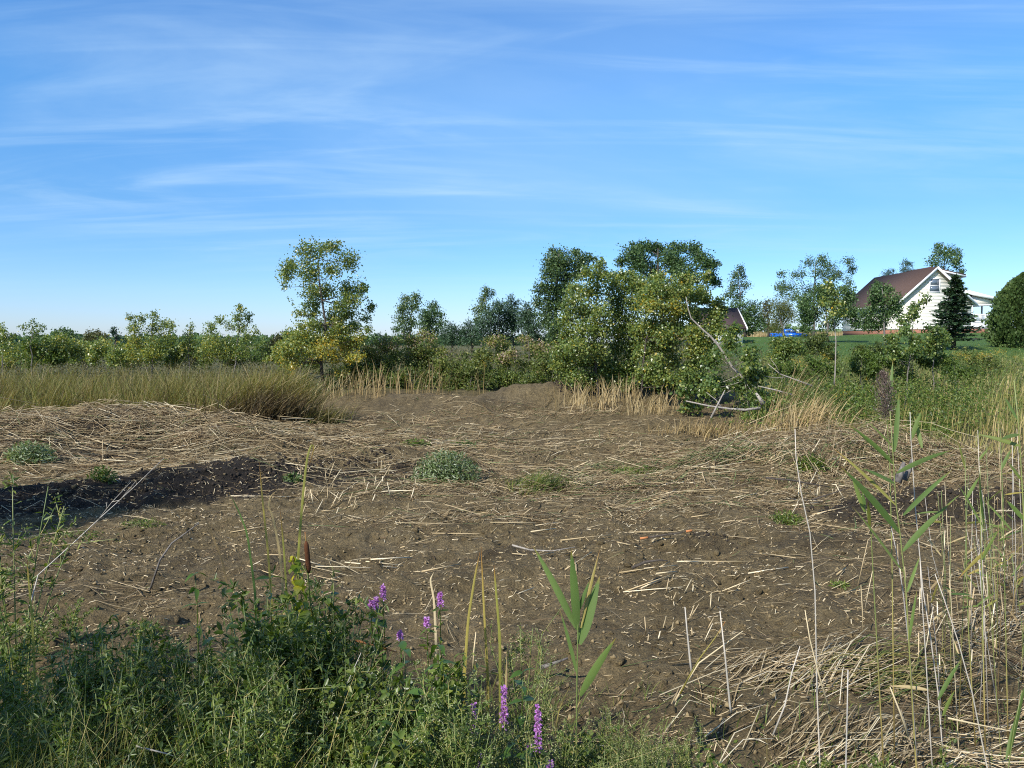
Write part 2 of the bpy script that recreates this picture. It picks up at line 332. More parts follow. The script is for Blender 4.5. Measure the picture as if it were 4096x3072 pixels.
DARKBARK = barkM('dark_bark', (.030, .024, .020), (.10, .085, .07))
CUTWOOD = plainM('cut_wood', (.42, .17, .06), .6, .3)
WHITE = plainM('white_trim', (.80, .80, .79), .5, .4, 0, .03)
SIDING = plainM('cream_siding', (.78, .74, .65), .55, .35, 0, .05, 2)
ROOFM = plainM('brown_shingle', (.085, .055, .045), .9, .2, 0, .30, 9, .01)
SHEDROOF = plainM('shed_shingle', (.075, .050, .048), .9, .2, 0, .18, 9, .01)
BRICK = plainM('brick_red', (.26, .12, .08), .9, .2, 0, .25, 12)
GLASS = plainM('window_glass', (.10, .13, .17), .08, .7, 0, .1)
BLUECAR = plainM('blue_paint', (.015, .13, .55), .22, .6, .15, .04)
RUBBER = plainM('rubber', (.02, .02, .02), .8, .2)
CHROME = plainM('chrome', (.7, .7, .72), .2, .5, 1)
LAMPM = plainM('lamp_lens', (.75, .75, .72), .15, .6)
REDM = plainM('red_lens', (.45, .02, .02), .25, .5)
PEATM = plainM('peat_clod', (.030, .024, .019), .95, .15, 0, .5, 11, .02)
CLODM = plainM('mud_clod', (.21, .160, .086), .95, .15, 0, .5, 11, .01)

m, nt, o = mat_new('ground'); pos = geo_pos(nt)
n1 = noise(nt, .9, 5, .6, pos); n2 = noise(nt, 9, 6, .65, pos); n3 = noise(nt, 42, 6, .75, pos)
mud = mixc(nt, 1.0, ramp(nt, n1, [(.3, (.150, .113, .056)), (.55, (.212, .161, .082)), (.75, (.275, .212, .114))]), ramp(nt, n2, [(.28, (.50, .48, .46)), (.5, (.95, .95, .95)), (.72, (1.35, 1.32, 1.28))]), 'MULTIPLY')
mud = mixc(nt, 1.0, mud, ramp(nt, n3, [(.32, (.42, .41, .40)), (.5, (.95, .95, .95)), (.68, (1.5, 1.46, 1.4))]), 'MULTIPLY')
peat_shade = ramp(nt, n2, [(.3, (.012, .010, .009)), (.7, (.035, .028, .022))])  # peat black of the muck, also the colour that paints shade into the mud
mud = mixc(nt, ramp(nt, noise(nt, .38, 5, .6, pos), [(.54, (0, 0, 0)), (.70, (.45, .45, .45))]), mud, ramp(nt, n2, [(.3, (.045, .036, .026)), (.7, (.085, .068, .048))]))
col = mixc(nt, attr(nt, 'muck_shade'), mud, peat_shade)
turf = mixc(nt, 1.0, ramp(nt, noise(nt, .25, 5, .6, pos), [(.3, (.055, .115, .022)), (.7, (.085, .150, .032))]), ramp(nt, n2, [(.3, (.75,) * 3), (.7, (1.2,) * 3)]), 'MULTIPLY')
field = ramp(nt, noise(nt, .5, 6, .65, pos), [(.3, (.055, .065, .022)), (.5, (.10, .095, .038)), (.7, (.15, .125, .06))])
col = mixc(nt, attr(nt, 'field'), col, field); col = mixc(nt, attr(nt, 'lawn'), col, turf)
p = principled(nt, col, .93, .2)
hh = mth(nt, 'ADD', mth(nt, 'MULTIPLY', n2, .6), mth(nt, 'MULTIPLY', n3, .4)); bump(nt, p, hh, 1.0, .20)
nt.links.new(p.outputs[0], o.inputs[0]); GROUND = m

# ------------------------------------------------------------------ ground: one sheet to the horizon
def axis(a, b, step, lo, hi, g=1.16):
    c = list(np.arange(a, b + step / 2, step)); s = step; q = b
    while q < hi: s *= g; q += s; c.append(q)
    s = step; q = a; d = []
    while q > lo: s *= g; q -= s; d.append(q)
    return np.array(d[::-1] + c)
ax_ = axis(-8.8, 8.8, .064, -3500, 3500, 1.12); ay_ = axis(2.6, 21.5, .068, -120, 5000, 1.06)
gxx, gyy = np.meshgrid(ax_, ay_); fx, fy = gxx.ravel(), gyy.ravel(); fz = H(fx, fy)
nx, ny = len(ax_), len(ay_); idx = np.arange(nx * ny).reshape(ny, nx)
gm = MB(); gm.add(np.stack([fx, fy, fz], 1), np.stack([idx[:-1, :-1], idx[:-1, 1:], idx[1:, 1:], idx[1:, :-1]], -1).reshape(-1, 4))
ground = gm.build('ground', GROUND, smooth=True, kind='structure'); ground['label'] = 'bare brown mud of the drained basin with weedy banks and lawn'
an = fx / np.maximum(fy, 5)
edge = 46 + 4 * np.sin(fx * .2)
lawn = ss(.20, .26, an) * ss(edge - 3, edge + 3, fy) * (1 - ss(300, 500, fy))
field_ = np.clip(ss(27.5, 31, fy + 2 * fbm(fx, fy, 3, 2, 2)) + ss(.40, .55, an) * ss(17, 22, fy) + (1 - ss(-.5, -.30, an)) * ss(22, 26, fy) + 0.6 * (1 - ss(1.0, 4.2, fy)), 0, 1)
def band(x, y, ax0, ay0, bx, by, wd):
    d = np.array([bx - ax0, by - ay0]); ln = np.linalg.norm(d); d = d / ln
    u = np.clip((x - ax0) * d[0] + (y - ay0) * d[1], 0, ln); return np.exp(-(((x - ax0 - u * d[0]) ** 2 + (y - ay0 - u * d[1]) ** 2) / wd ** 2) ** 2)
nz = fbm(fx, fy, .8, 4, 21) * 1.6
muck_shade = np.zeros_like(fx)  # darkening mask: black muck, plus shade painted along the ditch band
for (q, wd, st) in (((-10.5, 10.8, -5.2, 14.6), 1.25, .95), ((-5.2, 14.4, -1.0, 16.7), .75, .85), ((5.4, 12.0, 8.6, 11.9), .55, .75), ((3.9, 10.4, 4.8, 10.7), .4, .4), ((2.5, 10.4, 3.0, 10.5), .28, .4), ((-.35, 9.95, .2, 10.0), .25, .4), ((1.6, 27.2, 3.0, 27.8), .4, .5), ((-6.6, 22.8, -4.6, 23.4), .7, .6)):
    muck_shade = np.maximum(muck_shade, st * ss(.35, .75, band(fx, fy, *q, wd) + nz * .55))
muck_shade = np.maximum(muck_shade, .75 * ss(.35, .9, np.exp(-((fx + 9.8) / 5.5) ** 2 - ((fy - 19.2) / 2.8) ** 2) + nz * .5))  # darkens the ground under the left straw heap, painted shade in its gaps
for nm, ar in (('lawn', lawn), ('field', field_ * (1 - lawn)), ('muck_shade', muck_shade)):
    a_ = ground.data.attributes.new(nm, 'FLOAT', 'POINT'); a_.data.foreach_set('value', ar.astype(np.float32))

# ------------------------------------------------------------------ trees
def ball(n, p=.55):
    v = unit(rng.normal(size=(n, 3))); return v * (rng.random(n) ** p)[:, None]
def tree(name, label, Y, base_px, blobs, mat, leaf=.09, k=.75, trunk=None, tr=.06, bark=None, tpl=T_LEAF, group=None, dep=.85, hang=.5, cat='tree', spread=.42, crown='crown', yel=0.0, rndw=.5, fill=.32):
    bark = bark or BARK
    bx = gx(base_px, Y); base = np.array([bx, Y, h1(bx, Y)])
    root = thing(name, label, cat, base, group)
    bl = []
    for b in blobs:
        c = at(b[0], b[1], Y); rx = b[2] / F * Y; rz = b[3] / F * Y; sh = b[4] if len(b) > 4 else 0
        bl.append((c, rx, rz, b[2] * b[3], sh))
    cz = np.array([b[0] for b in bl]); cent = cz.mean(0); span = max(cz[:, 0].max() - cz[:, 0].min(), .6) * .5
    out_ = []
    for c, rx, rz, ar, sh in bl:
        e = math.sqrt(max(0.05, 1 - min(1, abs(c[0] - cent[0]) / (span + rx)) ** 2))
        out_.append((c + np.array([0, rng.uniform(-1, 1) * dep * span * e, 0]), rx, rz, ar, sh))
    bl = out_
    top = max(bl, key=lambda b: b[0][2])[0]
    if trunk is None:
        q = np.linspace(0, 1, 7)[:, None]
        tp = base + (np.array([top[0] * .6 + cent[0] * .4, cent[1], top[2] - .3 * bl[0][2]]) - base) * q
        tp[1:-1] += rng.normal(size=(5, 3)) * np.array([1, 1, 0]) * .012 * (top[2] - base[2])
    else:
        tp = np.array([at(px, py, Y) for px, py in trunk])
    tb = MB(); rad = np.linspace(tr, tr * .22, len(tp)); rad[0] *= 1.25
    tb.tube(tp - np.array([0, 0, .05]) * (np.arange(len(tp)) == 0)[:, None], rad, 7)
    lm = MB()
    for c, rx, rz, ar, sh in bl:
        # limb from the trunk to the heart of the clump
        zt = c[2] - .75 * np.linalg.norm(c[:2] - cent[:2]) - .2 * rz
        i = int(np.clip(np.searchsorted(tp[:, 2], max(zt, base[2] + .15 * (top[2] - base[2]))), 1, len(tp) - 1))
        a = tp[i - 1] + (tp[i] - tp[i - 1]) * rng.random() if trunk is None else tp[np.argmin(((tp - c) ** 2).sum(1) + 3 * np.maximum(0, tp[:, 2] - c[2] + .1) ** 2)]
        mid = (a + c) / 2 + np.array([0, 0, -.12 * np.linalg.norm(c - a)]) + rng.normal(size=3) * .04 * np.linalg.norm(c - a)
        qs = np.linspace(0, 1, 5)[:, None]; cur = (1 - qs) ** 2 * a + 2 * qs * (1 - qs) * mid + qs ** 2 * c
        if np.linalg.norm(c - a) > .1: lm.tube(cur, np.linspace(tr * .22, tr * .05, 5), 4, cap=False)
        n = max(24, int(ar * math.pi * k * 2.6)); m_ = max(7, n // 22)
        sub = c + ball(m_, .5) * np.array([rx, rx * dep, rz])
        if Y < 45:
            j = rng.integers(0, m_, min(m_, 14)); p0 = np.tile(c, (len(j), 1)); p1 = sub[j]; lm.stalks(p0, (p0 + p1) / 2 - np.array([0, 0, .05 * rx]), p1, np.full(len(j), tr * .09), np.full(len(j), tr * .03), rng.random(len(j)))
        w_ = rng.integers(0, m_, n); sig = max(spread * min(rx, rz), leaf * .8)
        pos = sub[w_] + rng.normal(size=(n, 3)) * sig
        outd = unit(pos - c + 1e-6); nr = unit(rng.normal(size=(n, 3)) + .5 * outd + np.array([0, 0, .45])); axd = np.cross(nr, rng.normal(size=(n, 3))) + np.array([0, 0, -hang])
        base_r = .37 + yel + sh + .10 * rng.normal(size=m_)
        rn = np.clip(base_r[w_] + rng.normal(size=n) * .17 * rndw * 2, 0, 1)
        bl_leaf = leaf * .92 * rng.uniform(.55, 1.3, n)
        crs.append((pos, axd, nr, bl_leaf, rn))
    if len(bl) > 2 and fill:                              # leaves on the twigs between the clumps
        cc = np.array([b[0] for b in bl]); rr = np.array([(b[1], b[1] * dep, b[2]) for b in bl]); sh_ = np.array([b[4] for b in bl]); nf = int(fill * sum(len(q[0]) for q in crs)); dd = ((cc[:, None] - cc[None]) ** 2).sum(-1); dd[np.arange(len(bl)), np.arange(len(bl))] = 1e9
        nb_ = np.argsort(dd, 1)[:, :3]; i_ = rng.integers(0, len(bl), nf); j_ = nb_[i_, rng.integers(0, min(3, len(bl) - 1), nf)]; u_ = rng.random((nf, 1)); pos = cc[i_] * (1 - u_) + cc[j_] * u_ + np.clip(rng.normal(size=(nf, 3)), -1.6, 1.6) * .48 * (rr[i_] + rr[j_]) / 2
        nr = unit(rng.normal(size=(nf, 3)) + np.array([0, 0, .45])); crs.append((pos, np.cross(nr, rng.normal(size=(nf, 3))) + np.array([0, 0, -hang]), nr, leaf * .92 * rng.uniform(.5, 1.25, nf), np.clip(.37 + yel + sh_[i_] + rng.normal(size=nf) * .17, 0, 1)))
    cm_ = MB(); P = [np.concatenate(z) for z in zip(*crs)]; crs.clear()
    cm_.leaves(tpl, *P)
    trk = tb.build('trunk', bark, root, base, True)
    if lm.v: lm.build('limbs', bark, trk, base, True, 'stuff')
    cm_.build(crown, mat, root, base)
    return root
crs = []
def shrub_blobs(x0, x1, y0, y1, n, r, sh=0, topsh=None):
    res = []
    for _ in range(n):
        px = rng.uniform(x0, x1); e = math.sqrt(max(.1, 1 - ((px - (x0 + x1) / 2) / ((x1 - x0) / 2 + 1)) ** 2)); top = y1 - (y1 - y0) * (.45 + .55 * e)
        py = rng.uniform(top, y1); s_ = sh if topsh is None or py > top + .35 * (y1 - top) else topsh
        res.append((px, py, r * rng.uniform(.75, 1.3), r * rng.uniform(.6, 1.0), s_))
    return res

# the tall young poplar left of centre
tree('poplar_tree', 'tall slender poplar with open leafy crown yellowing towards its foot, left of centre', 30, 324,
     [(316, 254, 12, 11), (324, 247, 8, 5), (348, 260, 12, 10), (342, 249, 6, 7), (293, 273, 9, 11), (287, 263, 4, 7), (316, 274, 13, 10), (337, 271, 9, 8), (306, 290, 14, 9), (324, 290, 11, 9),
      (351, 290, 12, 9), (361, 287, 6, 7), (311, 304, 11, 6), (344, 304, 13, 8), (358, 301, 8, 6), (370, 306, 5, 4), (309, 313, 12, 4, .1), (297, 313, 4, 2.5, .1), (331, 315, 12, 7, .08), (347, 313, 9, 7, .05), (361, 318, 4, 5),
      (316, 324, 13, 6, .1), (335, 324, 10, 8, .15), (355, 326, 7, 4), (369, 329, 5, 3), (293, 335, 12, 7, .10), (307, 336, 15, 9, .12), (328, 336, 16, 9, .16), (281, 348, 11, 7, .1), (302, 348, 17, 9, .16), (318, 342, 14, 9, .15), (288, 352, 12, 8, .1), (276, 358, 8, 5, .1), (316, 326, 14, 7, .1), (341, 333, 10, 7, .1),
      (328, 348, 15, 9, .32), (344, 345, 9, 7, .34), (291, 360, 12, 6, .2), (309, 360, 12, 6, .25), (335, 356, 10, 6, .36), (300, 368, 6, 4, .4), (357, 356, 11, 6, .3), (344, 372, 8, 5, .34), (360, 338, 6, 5, .3), (284, 262, 2, 5), (282, 286, 3, 2)],
     POPLAR, .085, .72, [(326, 396), (324, 386), (322, 374), (321, 362), (324, 345), (326, 325), (322, 300), (319, 280), (318, 258)], .085, DARKBARK, spread=.33, dep=.7)
tree('poplar_tree', 'slim yellowing poplar sapling just right of the tall slender poplar', 31.0, 346,
     [(347, 334, 7, 6, .1), (356, 344, 8, 7, .3), (344, 352, 8, 6, .36), (350, 364, 8, 6, .3), (364, 352, 8, 6, .15), (366, 366, 8, 6, 0), (356, 374, 8, 6, -.1), (352, 326, 6, 4)],
     POPLAR, .085, .75, [(348, 398), (348, 380), (345, 362), (347, 345), (349, 330), (350, 318)], .05, DARKBARK)
# the poplar clump right of centre: three trees
tree('poplar_tree', 'leftmost leafy poplar of the big clump right of centre, with pointed top', 27, 598,
     [(599, 266, 5, 6), (586, 275, 7, 7), (600, 277, 8, 6), (577, 288, 10, 8), (593, 292, 13, 9), (570, 304, 10, 8), (584, 311, 14, 9), (600, 313, 11, 9), (565, 320, 9, 8), (581, 329, 15, 9), (598, 331, 12, 10),
      (567, 336, 9, 7), (577, 348, 13, 8), (595, 350, 13, 9), (570, 362, 10, 7, -.05), (586, 362, 12, 7, -.1), (604, 364, 12, 9, -.08), (560, 350, 8, 8), (556, 364, 8, 8), (575, 376, 12, 8, -.05), (592, 378, 12, 8, -.08)],
     POPLAR, .085, .9, [(600, 400), (598, 390), (596, 370), (594, 345), (595, 320), (597, 295), (599, 272)], .06, DARKBARK, yel=.02)
tree('poplar_tree', 'dense middle poplar of the big clump right of centre', 27.8, 618,
     [(610, 276, 5, 5), (622, 276, 8, 5), (637, 276, 8, 5), (616, 286, 13, 8), (635, 288, 13, 8), (616, 299, 13, 9), (632, 304, 13, 9), (616, 315, 13, 9), (630, 322, 13, 9), (616, 332, 12, 9), (632, 338, 12, 9), (616, 348, 12, 8), (635, 352, 12, 8), (616, 368, 13, 9, -.05), (630, 368, 12, 9, -.05), (608, 382, 9, 6, -.05), (624, 384, 10, 6, -.05)],
     POPLAR, .085, .9, [(612, 398), (613, 385), (615, 360), (620, 330), (624, 300), (626, 278)], .065, DARKBARK)
tree('poplar_tree', 'broad right-hand poplar of the big clump, yellow leaves mixed in', 26, 640,
     [(655, 278, 10, 5), (674, 281, 11, 5), (690, 283, 8, 5), (702, 279, 4, 6), (651, 290, 12, 7), (672, 292, 13, 7, .05), (692, 295, 11, 7), (706, 297, 6, 7), (648, 308, 12, 9, .15), (667, 308, 12, 9, .2), (683, 311, 10, 8), (699, 313, 8, 7), (716, 304, 7, 5), (712, 316, 9, 8), (714, 330, 8, 8), (704, 328, 9, 8),
      (651, 325, 12, 9, .1), (672, 327, 13, 9, .12), (688, 334, 10, 9, .1), (653, 343, 12, 9), (672, 345, 13, 9, .1), (690, 350, 11, 8, .08), (704, 343, 8, 8), (655, 362, 11, 7), (676, 362, 12, 7, .05), (695, 364, 11, 7), (662, 378, 12, 7), (640, 300, 8, 8), (640, 330, 8, 9), (726, 312, 4, 4), (645, 376, 10, 7), (680, 376, 12, 8), (698, 378, 10, 8), (660, 335, 10, 9), (645, 352, 9, 9)],
     POPLAR, .088, 1.0, [(641, 400), (642, 388), (643, 365), (646, 340), (655, 315), (664, 290), (668, 280)], .045, DARKBARK, yel=.03)
lean = tree('leaning_poplar', 'pushed-over poplar with bare grey trunk leaning left in front of the clump', 24, 742,
     [(727, 329, 6, 7), (732, 341, 8, 8), (741, 355, 9, 7), (748, 368, 9, 7), (711, 362, 8, 7), (685, 389, 12, 5), (704, 387, 12, 6), (722, 385, 12, 7), (741, 385, 11, 7), (755, 380, 8, 7), (692, 408, 12, 4), (753, 396, 9, 5),
      (758, 410, 9, 6), (743, 418, 10, 5), (755, 428, 11, 7), (739, 434, 6, 4), (770, 398, 7, 5), (722, 352, 5, 5), (766, 372, 5, 5)],
     POPLAR, .11, .62, [(745, 380), (740, 375), (732, 367), (718, 345), (710, 336), (702, 329), (691, 318), (688, 308), (686, 297)], .052, PALEBARK, yel=-.12)
def branch(name, label, Y, pts, r, mat, cat='branch', group=None, twigs=(), lift=None):
    P = np.array([at(px, py, Y) for px, py in pts])
    o = MB(); o.tube(P, np.linspace(r, r * .35, len(P)), 6)
    for tw in twigs:
        Q = np.array([at(px, py, Y + rng.uniform(-.15, .15)) for px, py in tw]); o.tube(Q, np.linspace(r * .45, r * .15, len(Q)), 5)
    b = o.build(name, mat, None, P[0], True); b.location = P[0]
    return tag(b, label, cat, group)
branch('fallen_branch', 'long grey fallen branch lying under the pushed-over poplar', 22.3, [(760, 408), (745, 410), (730, 409), (709, 406), (686, 401)], .05, PALEBARK, twigs=[[(722, 408), (716, 400), (706, 392)]])
branch('fallen_branch', 'thin pale stick propped against the fallen branch below the poplar', 21.3, [(711, 418), (718, 404), (725, 390)], .035, PALEBARK)
branch('fallen_branch', 'forked bare twig sticking out right of the pushed-over poplar', 23.2, [(812, 386), (796, 380), (780, 374), (768, 364)], .03, PALEBARK, twigs=[[(788, 377), (776, 378), (764, 376)], [(780, 374), (776, 366), (770, 358)]])
branch('fallen_branch', 'straight pale stick on the bank right of the fallen branch', 22.6, [(792, 395), (775, 390), (758, 386)], .035, PALEBARK)
branch('log', 'short thick broken stub pointing up beside the fallen branch', 22.3, [(763, 404), (760, 399), (756, 393)], .085, PALEBARK, 'log')

# trees far behind
tree('cottonwood_tree', 'tall dark cottonwood behind the left side of the poplar clump', 70, 554,
     [(558, 252, 9, 6), (552, 263, 11, 8), (564, 263, 9, 8), (577, 252, 4, 7), (581, 262, 8, 8), (592, 258, 4, 4), (549, 275, 10, 7), (565, 276, 10, 7), (541, 290, 8, 6), (554, 290, 9, 7), (538, 301, 6, 6), (550, 304, 10, 7), (547, 318, 9, 9), (554, 329, 9, 8), (564, 290, 8, 7), (578, 275, 8, 6), (563, 305, 8, 8), (556, 340, 8, 6)],
     POPDK, .19, 1.3, tr=.2, bark=DARKBARK, hang=.2)
tree('maple_tree', 'broad dark rounded tree rising behind the right side of the poplar clump', 75, 665,
     [(628, 257, 11, 8), (638, 247, 9, 5), (650, 246, 9, 5), (662, 247, 9, 6), (677, 247, 8, 6), (691, 250, 8, 7), (702, 254, 5, 6), (645, 259, 12, 8), (665, 261, 13, 8), (683, 261, 12, 8), (697, 264, 10, 8), (706, 267, 8, 4), (619, 263, 6, 4), (655, 271, 13, 7), (676, 274, 13, 7), (692, 276, 11, 7), (709, 278, 7, 5), (716, 284, 5, 3), (633, 270, 9, 5), (640, 285, 12, 8), (665, 290, 14, 9), (690, 292, 12, 8)],
     MAPLE, .20, 1.3, tr=.28, bark=DARKBARK, hang=.2, spread=.36)
tree('cottonwood_tree', 'pale feathery cottonwood of the far pair between poplar and pines', 85, 408,
     [(405, 299, 5, 5), (417, 297, 5, 5), (404, 309, 7, 6), (416, 306, 6, 5), (402, 320, 7, 6), (411, 321, 7, 6), (404, 331, 8, 5)], POPDK, .19, 1.3, tr=.14, yel=.2)
tree('maple_tree', 'rounder dark right-hand tree of the far pair between poplar and pines', 83, 430,
     [(431, 306, 6, 5), (427, 314, 8, 5), (436, 314, 7, 5), (425, 323, 8, 6), (438, 324, 8, 5), (396, 329, 3, 5), (430, 332, 9, 5)], MAPLE, .19, 1.4, tr=.14)
tree('cottonwood_tree', 'narrow pale poplar standing behind the left pine', 88, 482,
     [(486, 290, 4, 5), (483, 299, 5, 5), (492, 294, 3.5, 4), (478, 309, 5, 6), (484, 308, 5, 5), (478, 320, 5, 6)], POPDK, .18, 1.4, tr=.1, yel=.2)
tree('cottonwood_tree', 'tall feathery tree behind the small brown-roofed shed', 96, 742,
     [(740, 267, 3.5, 4.5), (734, 276, 4.5, 5), (744, 275, 3.5, 5), (735, 286, 5.5, 5), (747, 286, 5, 4), (729, 294, 7, 5), (741, 296, 5, 5)], POPDK, .19, 1.4, tr=.12, yel=.1)
tree('maple_tree', 'round dark tree right of the small shed roof', 92, 745,
     [(738, 306, 11, 7), (753, 308, 8, 6), (743, 320, 9, 7), (756, 322, 8, 6), (748, 314, 8, 6), (750, 330, 9, 4)], MAPLE, .2, 1.5, tr=.16, bark=DARKBARK)
tree('maple_tree', 'brownish olive tree left of the drooping willow', 105, 768, [(767, 304, 6, 6), (765, 316, 8, 7), (770, 326, 7, 5)], OLIVE, .2, 1.5, tr=.16, bark=DARKBARK)
tree('cottonwood_tree', 'wide airy cottonwood rising behind the willow', 110, 812,
     [(818, 259, 4.5, 4), (803, 263, 5, 5), (811, 265, 5, 5), (828, 267, 6, 4.5), (840, 262, 6, 4.5), (847, 271, 4, 5), (786, 271, 4, 4), (795, 275, 7, 5), (808, 276, 7, 5), (824, 276, 7, 5), (838, 275, 6, 4), (783, 285, 5, 5), (796, 286, 7, 5), (842, 283, 4, 4), (777, 294, 6, 5), (791, 297, 8, 5), (812, 290, 10, 7), (830, 288, 8, 6)],
     POPDK, .20, 1.35, tr=.22, yel=.08)
tree('willow_tree', 'light olive drooping willow left of the house', 100, 784, [(775, 305, 7, 7), (785, 306, 7, 8), (791, 316, 7, 8), (780, 319, 8, 8), (776, 328, 6, 5)], WILLOW, .24, 2.0, tr=.16, tpl=T_LANCE, hang=2.0)
tree('maple_tree', 'leafy green tree left of the house in front of the willow', 68, 828,
     [(820, 290, 8, 5), (833, 290, 9, 6), (843, 290, 7, 5), (812, 299, 9, 6), (826, 301, 10, 7), (842, 301, 9, 7), (851, 297, 5, 5), (803, 308, 8, 6), (818, 313, 10, 7), (833, 313, 10, 7), (845, 313, 8, 6), (807, 320, 8, 6), (833, 323, 8, 5), (806, 329, 7, 4), (850, 325, 6, 5)], MAPLE, .17, 1.5, tr=.12, yel=.12)
tree('maple_tree', 'green tree standing right in front of the left house roof', 62, 885,
     [(881, 285, 5, 4), (872, 292, 5, 5), (891, 290, 6, 5), (878, 301, 9, 6), (893, 300, 8, 6), (872, 313, 8, 7), (886, 313, 9, 7), (897, 311, 6, 6), (872, 324, 7, 6), (884, 324, 8, 6)], MAPLE, .16, 1.5, tr=.10, yel=.12)
tree('maple_tree', 'treetop rising behind the house beside its dormer', 125, 944,
     [(942, 244, 5, 3), (938, 253, 7, 5), (948, 252, 6, 5), (933, 262, 7, 5), (946, 261, 7, 5), (959, 254, 2.5, 5), (960, 264, 3.5, 5), (957, 272, 3, 4), (944, 272, 9, 6), (944, 284, 8, 6)], MAPLE, .26, 1.5, tr=.2, yel=.12)
tree('pine_tree', 'small treetop showing over the middle of the house roof', 125, 907, [(906, 263, 3.5, 3), (911, 264, 3, 2.5), (902, 270, 2.5, 3), (907, 272, 5, 4), (907, 284, 6, 6)], PINE, .34, 1.6, tr=.10, tpl=T_LANCE)
tree('pine_tree', 'low treetop showing over the back end of the house roof', 125, 888, [(891, 271, 4, 2.5), (885, 275, 4, 2.5), (888, 282, 6, 5)], PINE, .34, 1.6, tr=.10, tpl=T_LANCE)
for nm, lb, Y, bp, bl, mt in (
    ('distant_tree', 'far dark rounded tree on the left horizon', 170, 66, [(65, 331, 8, 4), (74, 333, 6, 4), (58, 336, 6, 5), (68, 340, 11, 4)], MAPLE),
    ('distant_tree', 'far grey-brown tree on the left horizon', 175, 98, [(95, 333, 9, 3.5), (104, 336, 7, 3.5), (90, 338, 8, 4), (103, 342, 9, 3)], OLIVE),
    ('distant_tree', 'far narrow dark evergreen on the left horizon', 160, 116, [(115.5, 328, 2, 3), (115, 333, 3.2, 4), (116, 339, 4, 4), (123, 340, 5, 3)], PINE)):
    tree(nm, lb, Y, bp, bl, mt, .38, 1.0, tr=.3, bark=DARKBARK)

# saplings and bushes of the left field
tree('poplar_sapling', 'poplar sapling cut by the left picture edge', 36, 2, [(2, 327, 3, 5), (7, 331, 4, 4), (2, 340, 7, 6), (8, 349, 8, 7, .05), (14, 338, 3, 4)], POPLAR, .09, .8, tr=.04)
tree('poplar_sapling', 'thin two-forked poplar sapling second from the left edge', 38, 32, [(32, 323, 3.5, 4), (24, 327, 3, 4), (41, 327, 3.5, 3), (32, 334, 7, 5), (28, 347, 9, 6, .1)], POPLAR, .09, .62, tr=.04, yel=-.05)
for i, (lb, bl) in enumerate((('low yellowing bush behind the cattails, right of the forked sapling', [(46, 349, 10, 6), (58, 339, 7, 5), (65, 346, 9, 7), (54, 356, 10, 5)]),
                              ('low yellowing bush behind the cattails, below the grey-brown distant tree', [(83, 347, 10, 6), (98, 345, 9, 7), (90, 355, 12, 5), (76, 352, 7, 6), (106, 349, 7, 6)]),
                              ('low yellow-green bush in the gap below the far left trees', [(20, 354, 10, 6), (36, 356, 10, 5), (8, 359, 8, 5)]))):
    tree('leafy_bush', lb, 39 + i, bl[0][0], [(*b[:4], .16) for b in bl], POPLAR, .10, .85, tr=.03, cat='bush', crown='foliage')
tree('poplar_sapling', 'dense rounded poplar sapling with several pointed tops behind the cattails', 38, 150,
     [(134, 318, 3, 4), (146, 319, 3.5, 5), (154, 315, 3, 5), (139, 329, 7, 6), (153, 329, 8, 6), (165, 323, 4.5, 5), (173, 326, 4, 5), (137, 342, 9, 7, .12), (154, 342, 10, 8, .05), (167, 338, 7, 6), (137, 354, 9, 6, .15), (153, 354, 10, 6, .1), (165, 351, 7, 6)], POPLAR, .09, .95, tr=.05, yel=.05)
tree('poplar_sapling', 'small poplar sapling between the two larger ones behind the cattails', 38.5, 189, [(189, 325, 2.5, 4), (190, 333, 5, 5), (185, 344, 7, 6, .12), (194, 344, 6, 6, .05), (186, 354, 7, 5, .15), (198, 354, 6, 5, .1)], POPLAR, .09, .85, tr=.035)
tree('poplar_sapling', 'broad poplar sapling with two tall shoots left of the tall slender poplar', 37.5, 232,
     [(217, 318, 4, 5), (227, 325, 5, 5), (244, 310, 4.5, 6), (237, 318, 4.5, 5), (249, 318, 3.5, 5), (214, 329, 7, 5), (241, 328, 6, 6), (214, 344, 9, 7, .1), (231, 344, 9, 7), (249, 340, 8, 7), (220, 354, 11, 6, .12), (243, 352, 10, 6, .08), (258, 331, 3, 4), (208, 352, 6, 5, .1), (262, 350, 6, 6)], POPLAR, .09, .82, tr=.05)
ORD = ['first', 'second', 'third', 'fourth', 'fifth', 'sixth', 'seventh', 'eighth', 'ninth', 'tenth', 'eleventh', 'twelfth', 'thirteenth', 'fourteenth', 'fifteenth']
for i, px in enumerate((-4, 16, 40, 62, 84, 108, 128, 146, 168, 186, 206, 224, 246, 266, 288)):
    tree('leafy_bush', ORD[i] + ' low olive-green bush from the left in the row behind the cattails', 43 + 5 * math.sin(i * 2.1), px, shrub_blobs(px - 17, px + 17, 341 + 5 * math.sin(i * 1.7), 364, 13, 6.5, .02 + .10 * math.sin(i * 1.3)), [POPLAR, DOGW, WEED, POPLAR, OLIVE][i % 5], .115, .5, tr=.02, cat='bush', crown='foliage', group='bush row behind the cattails')
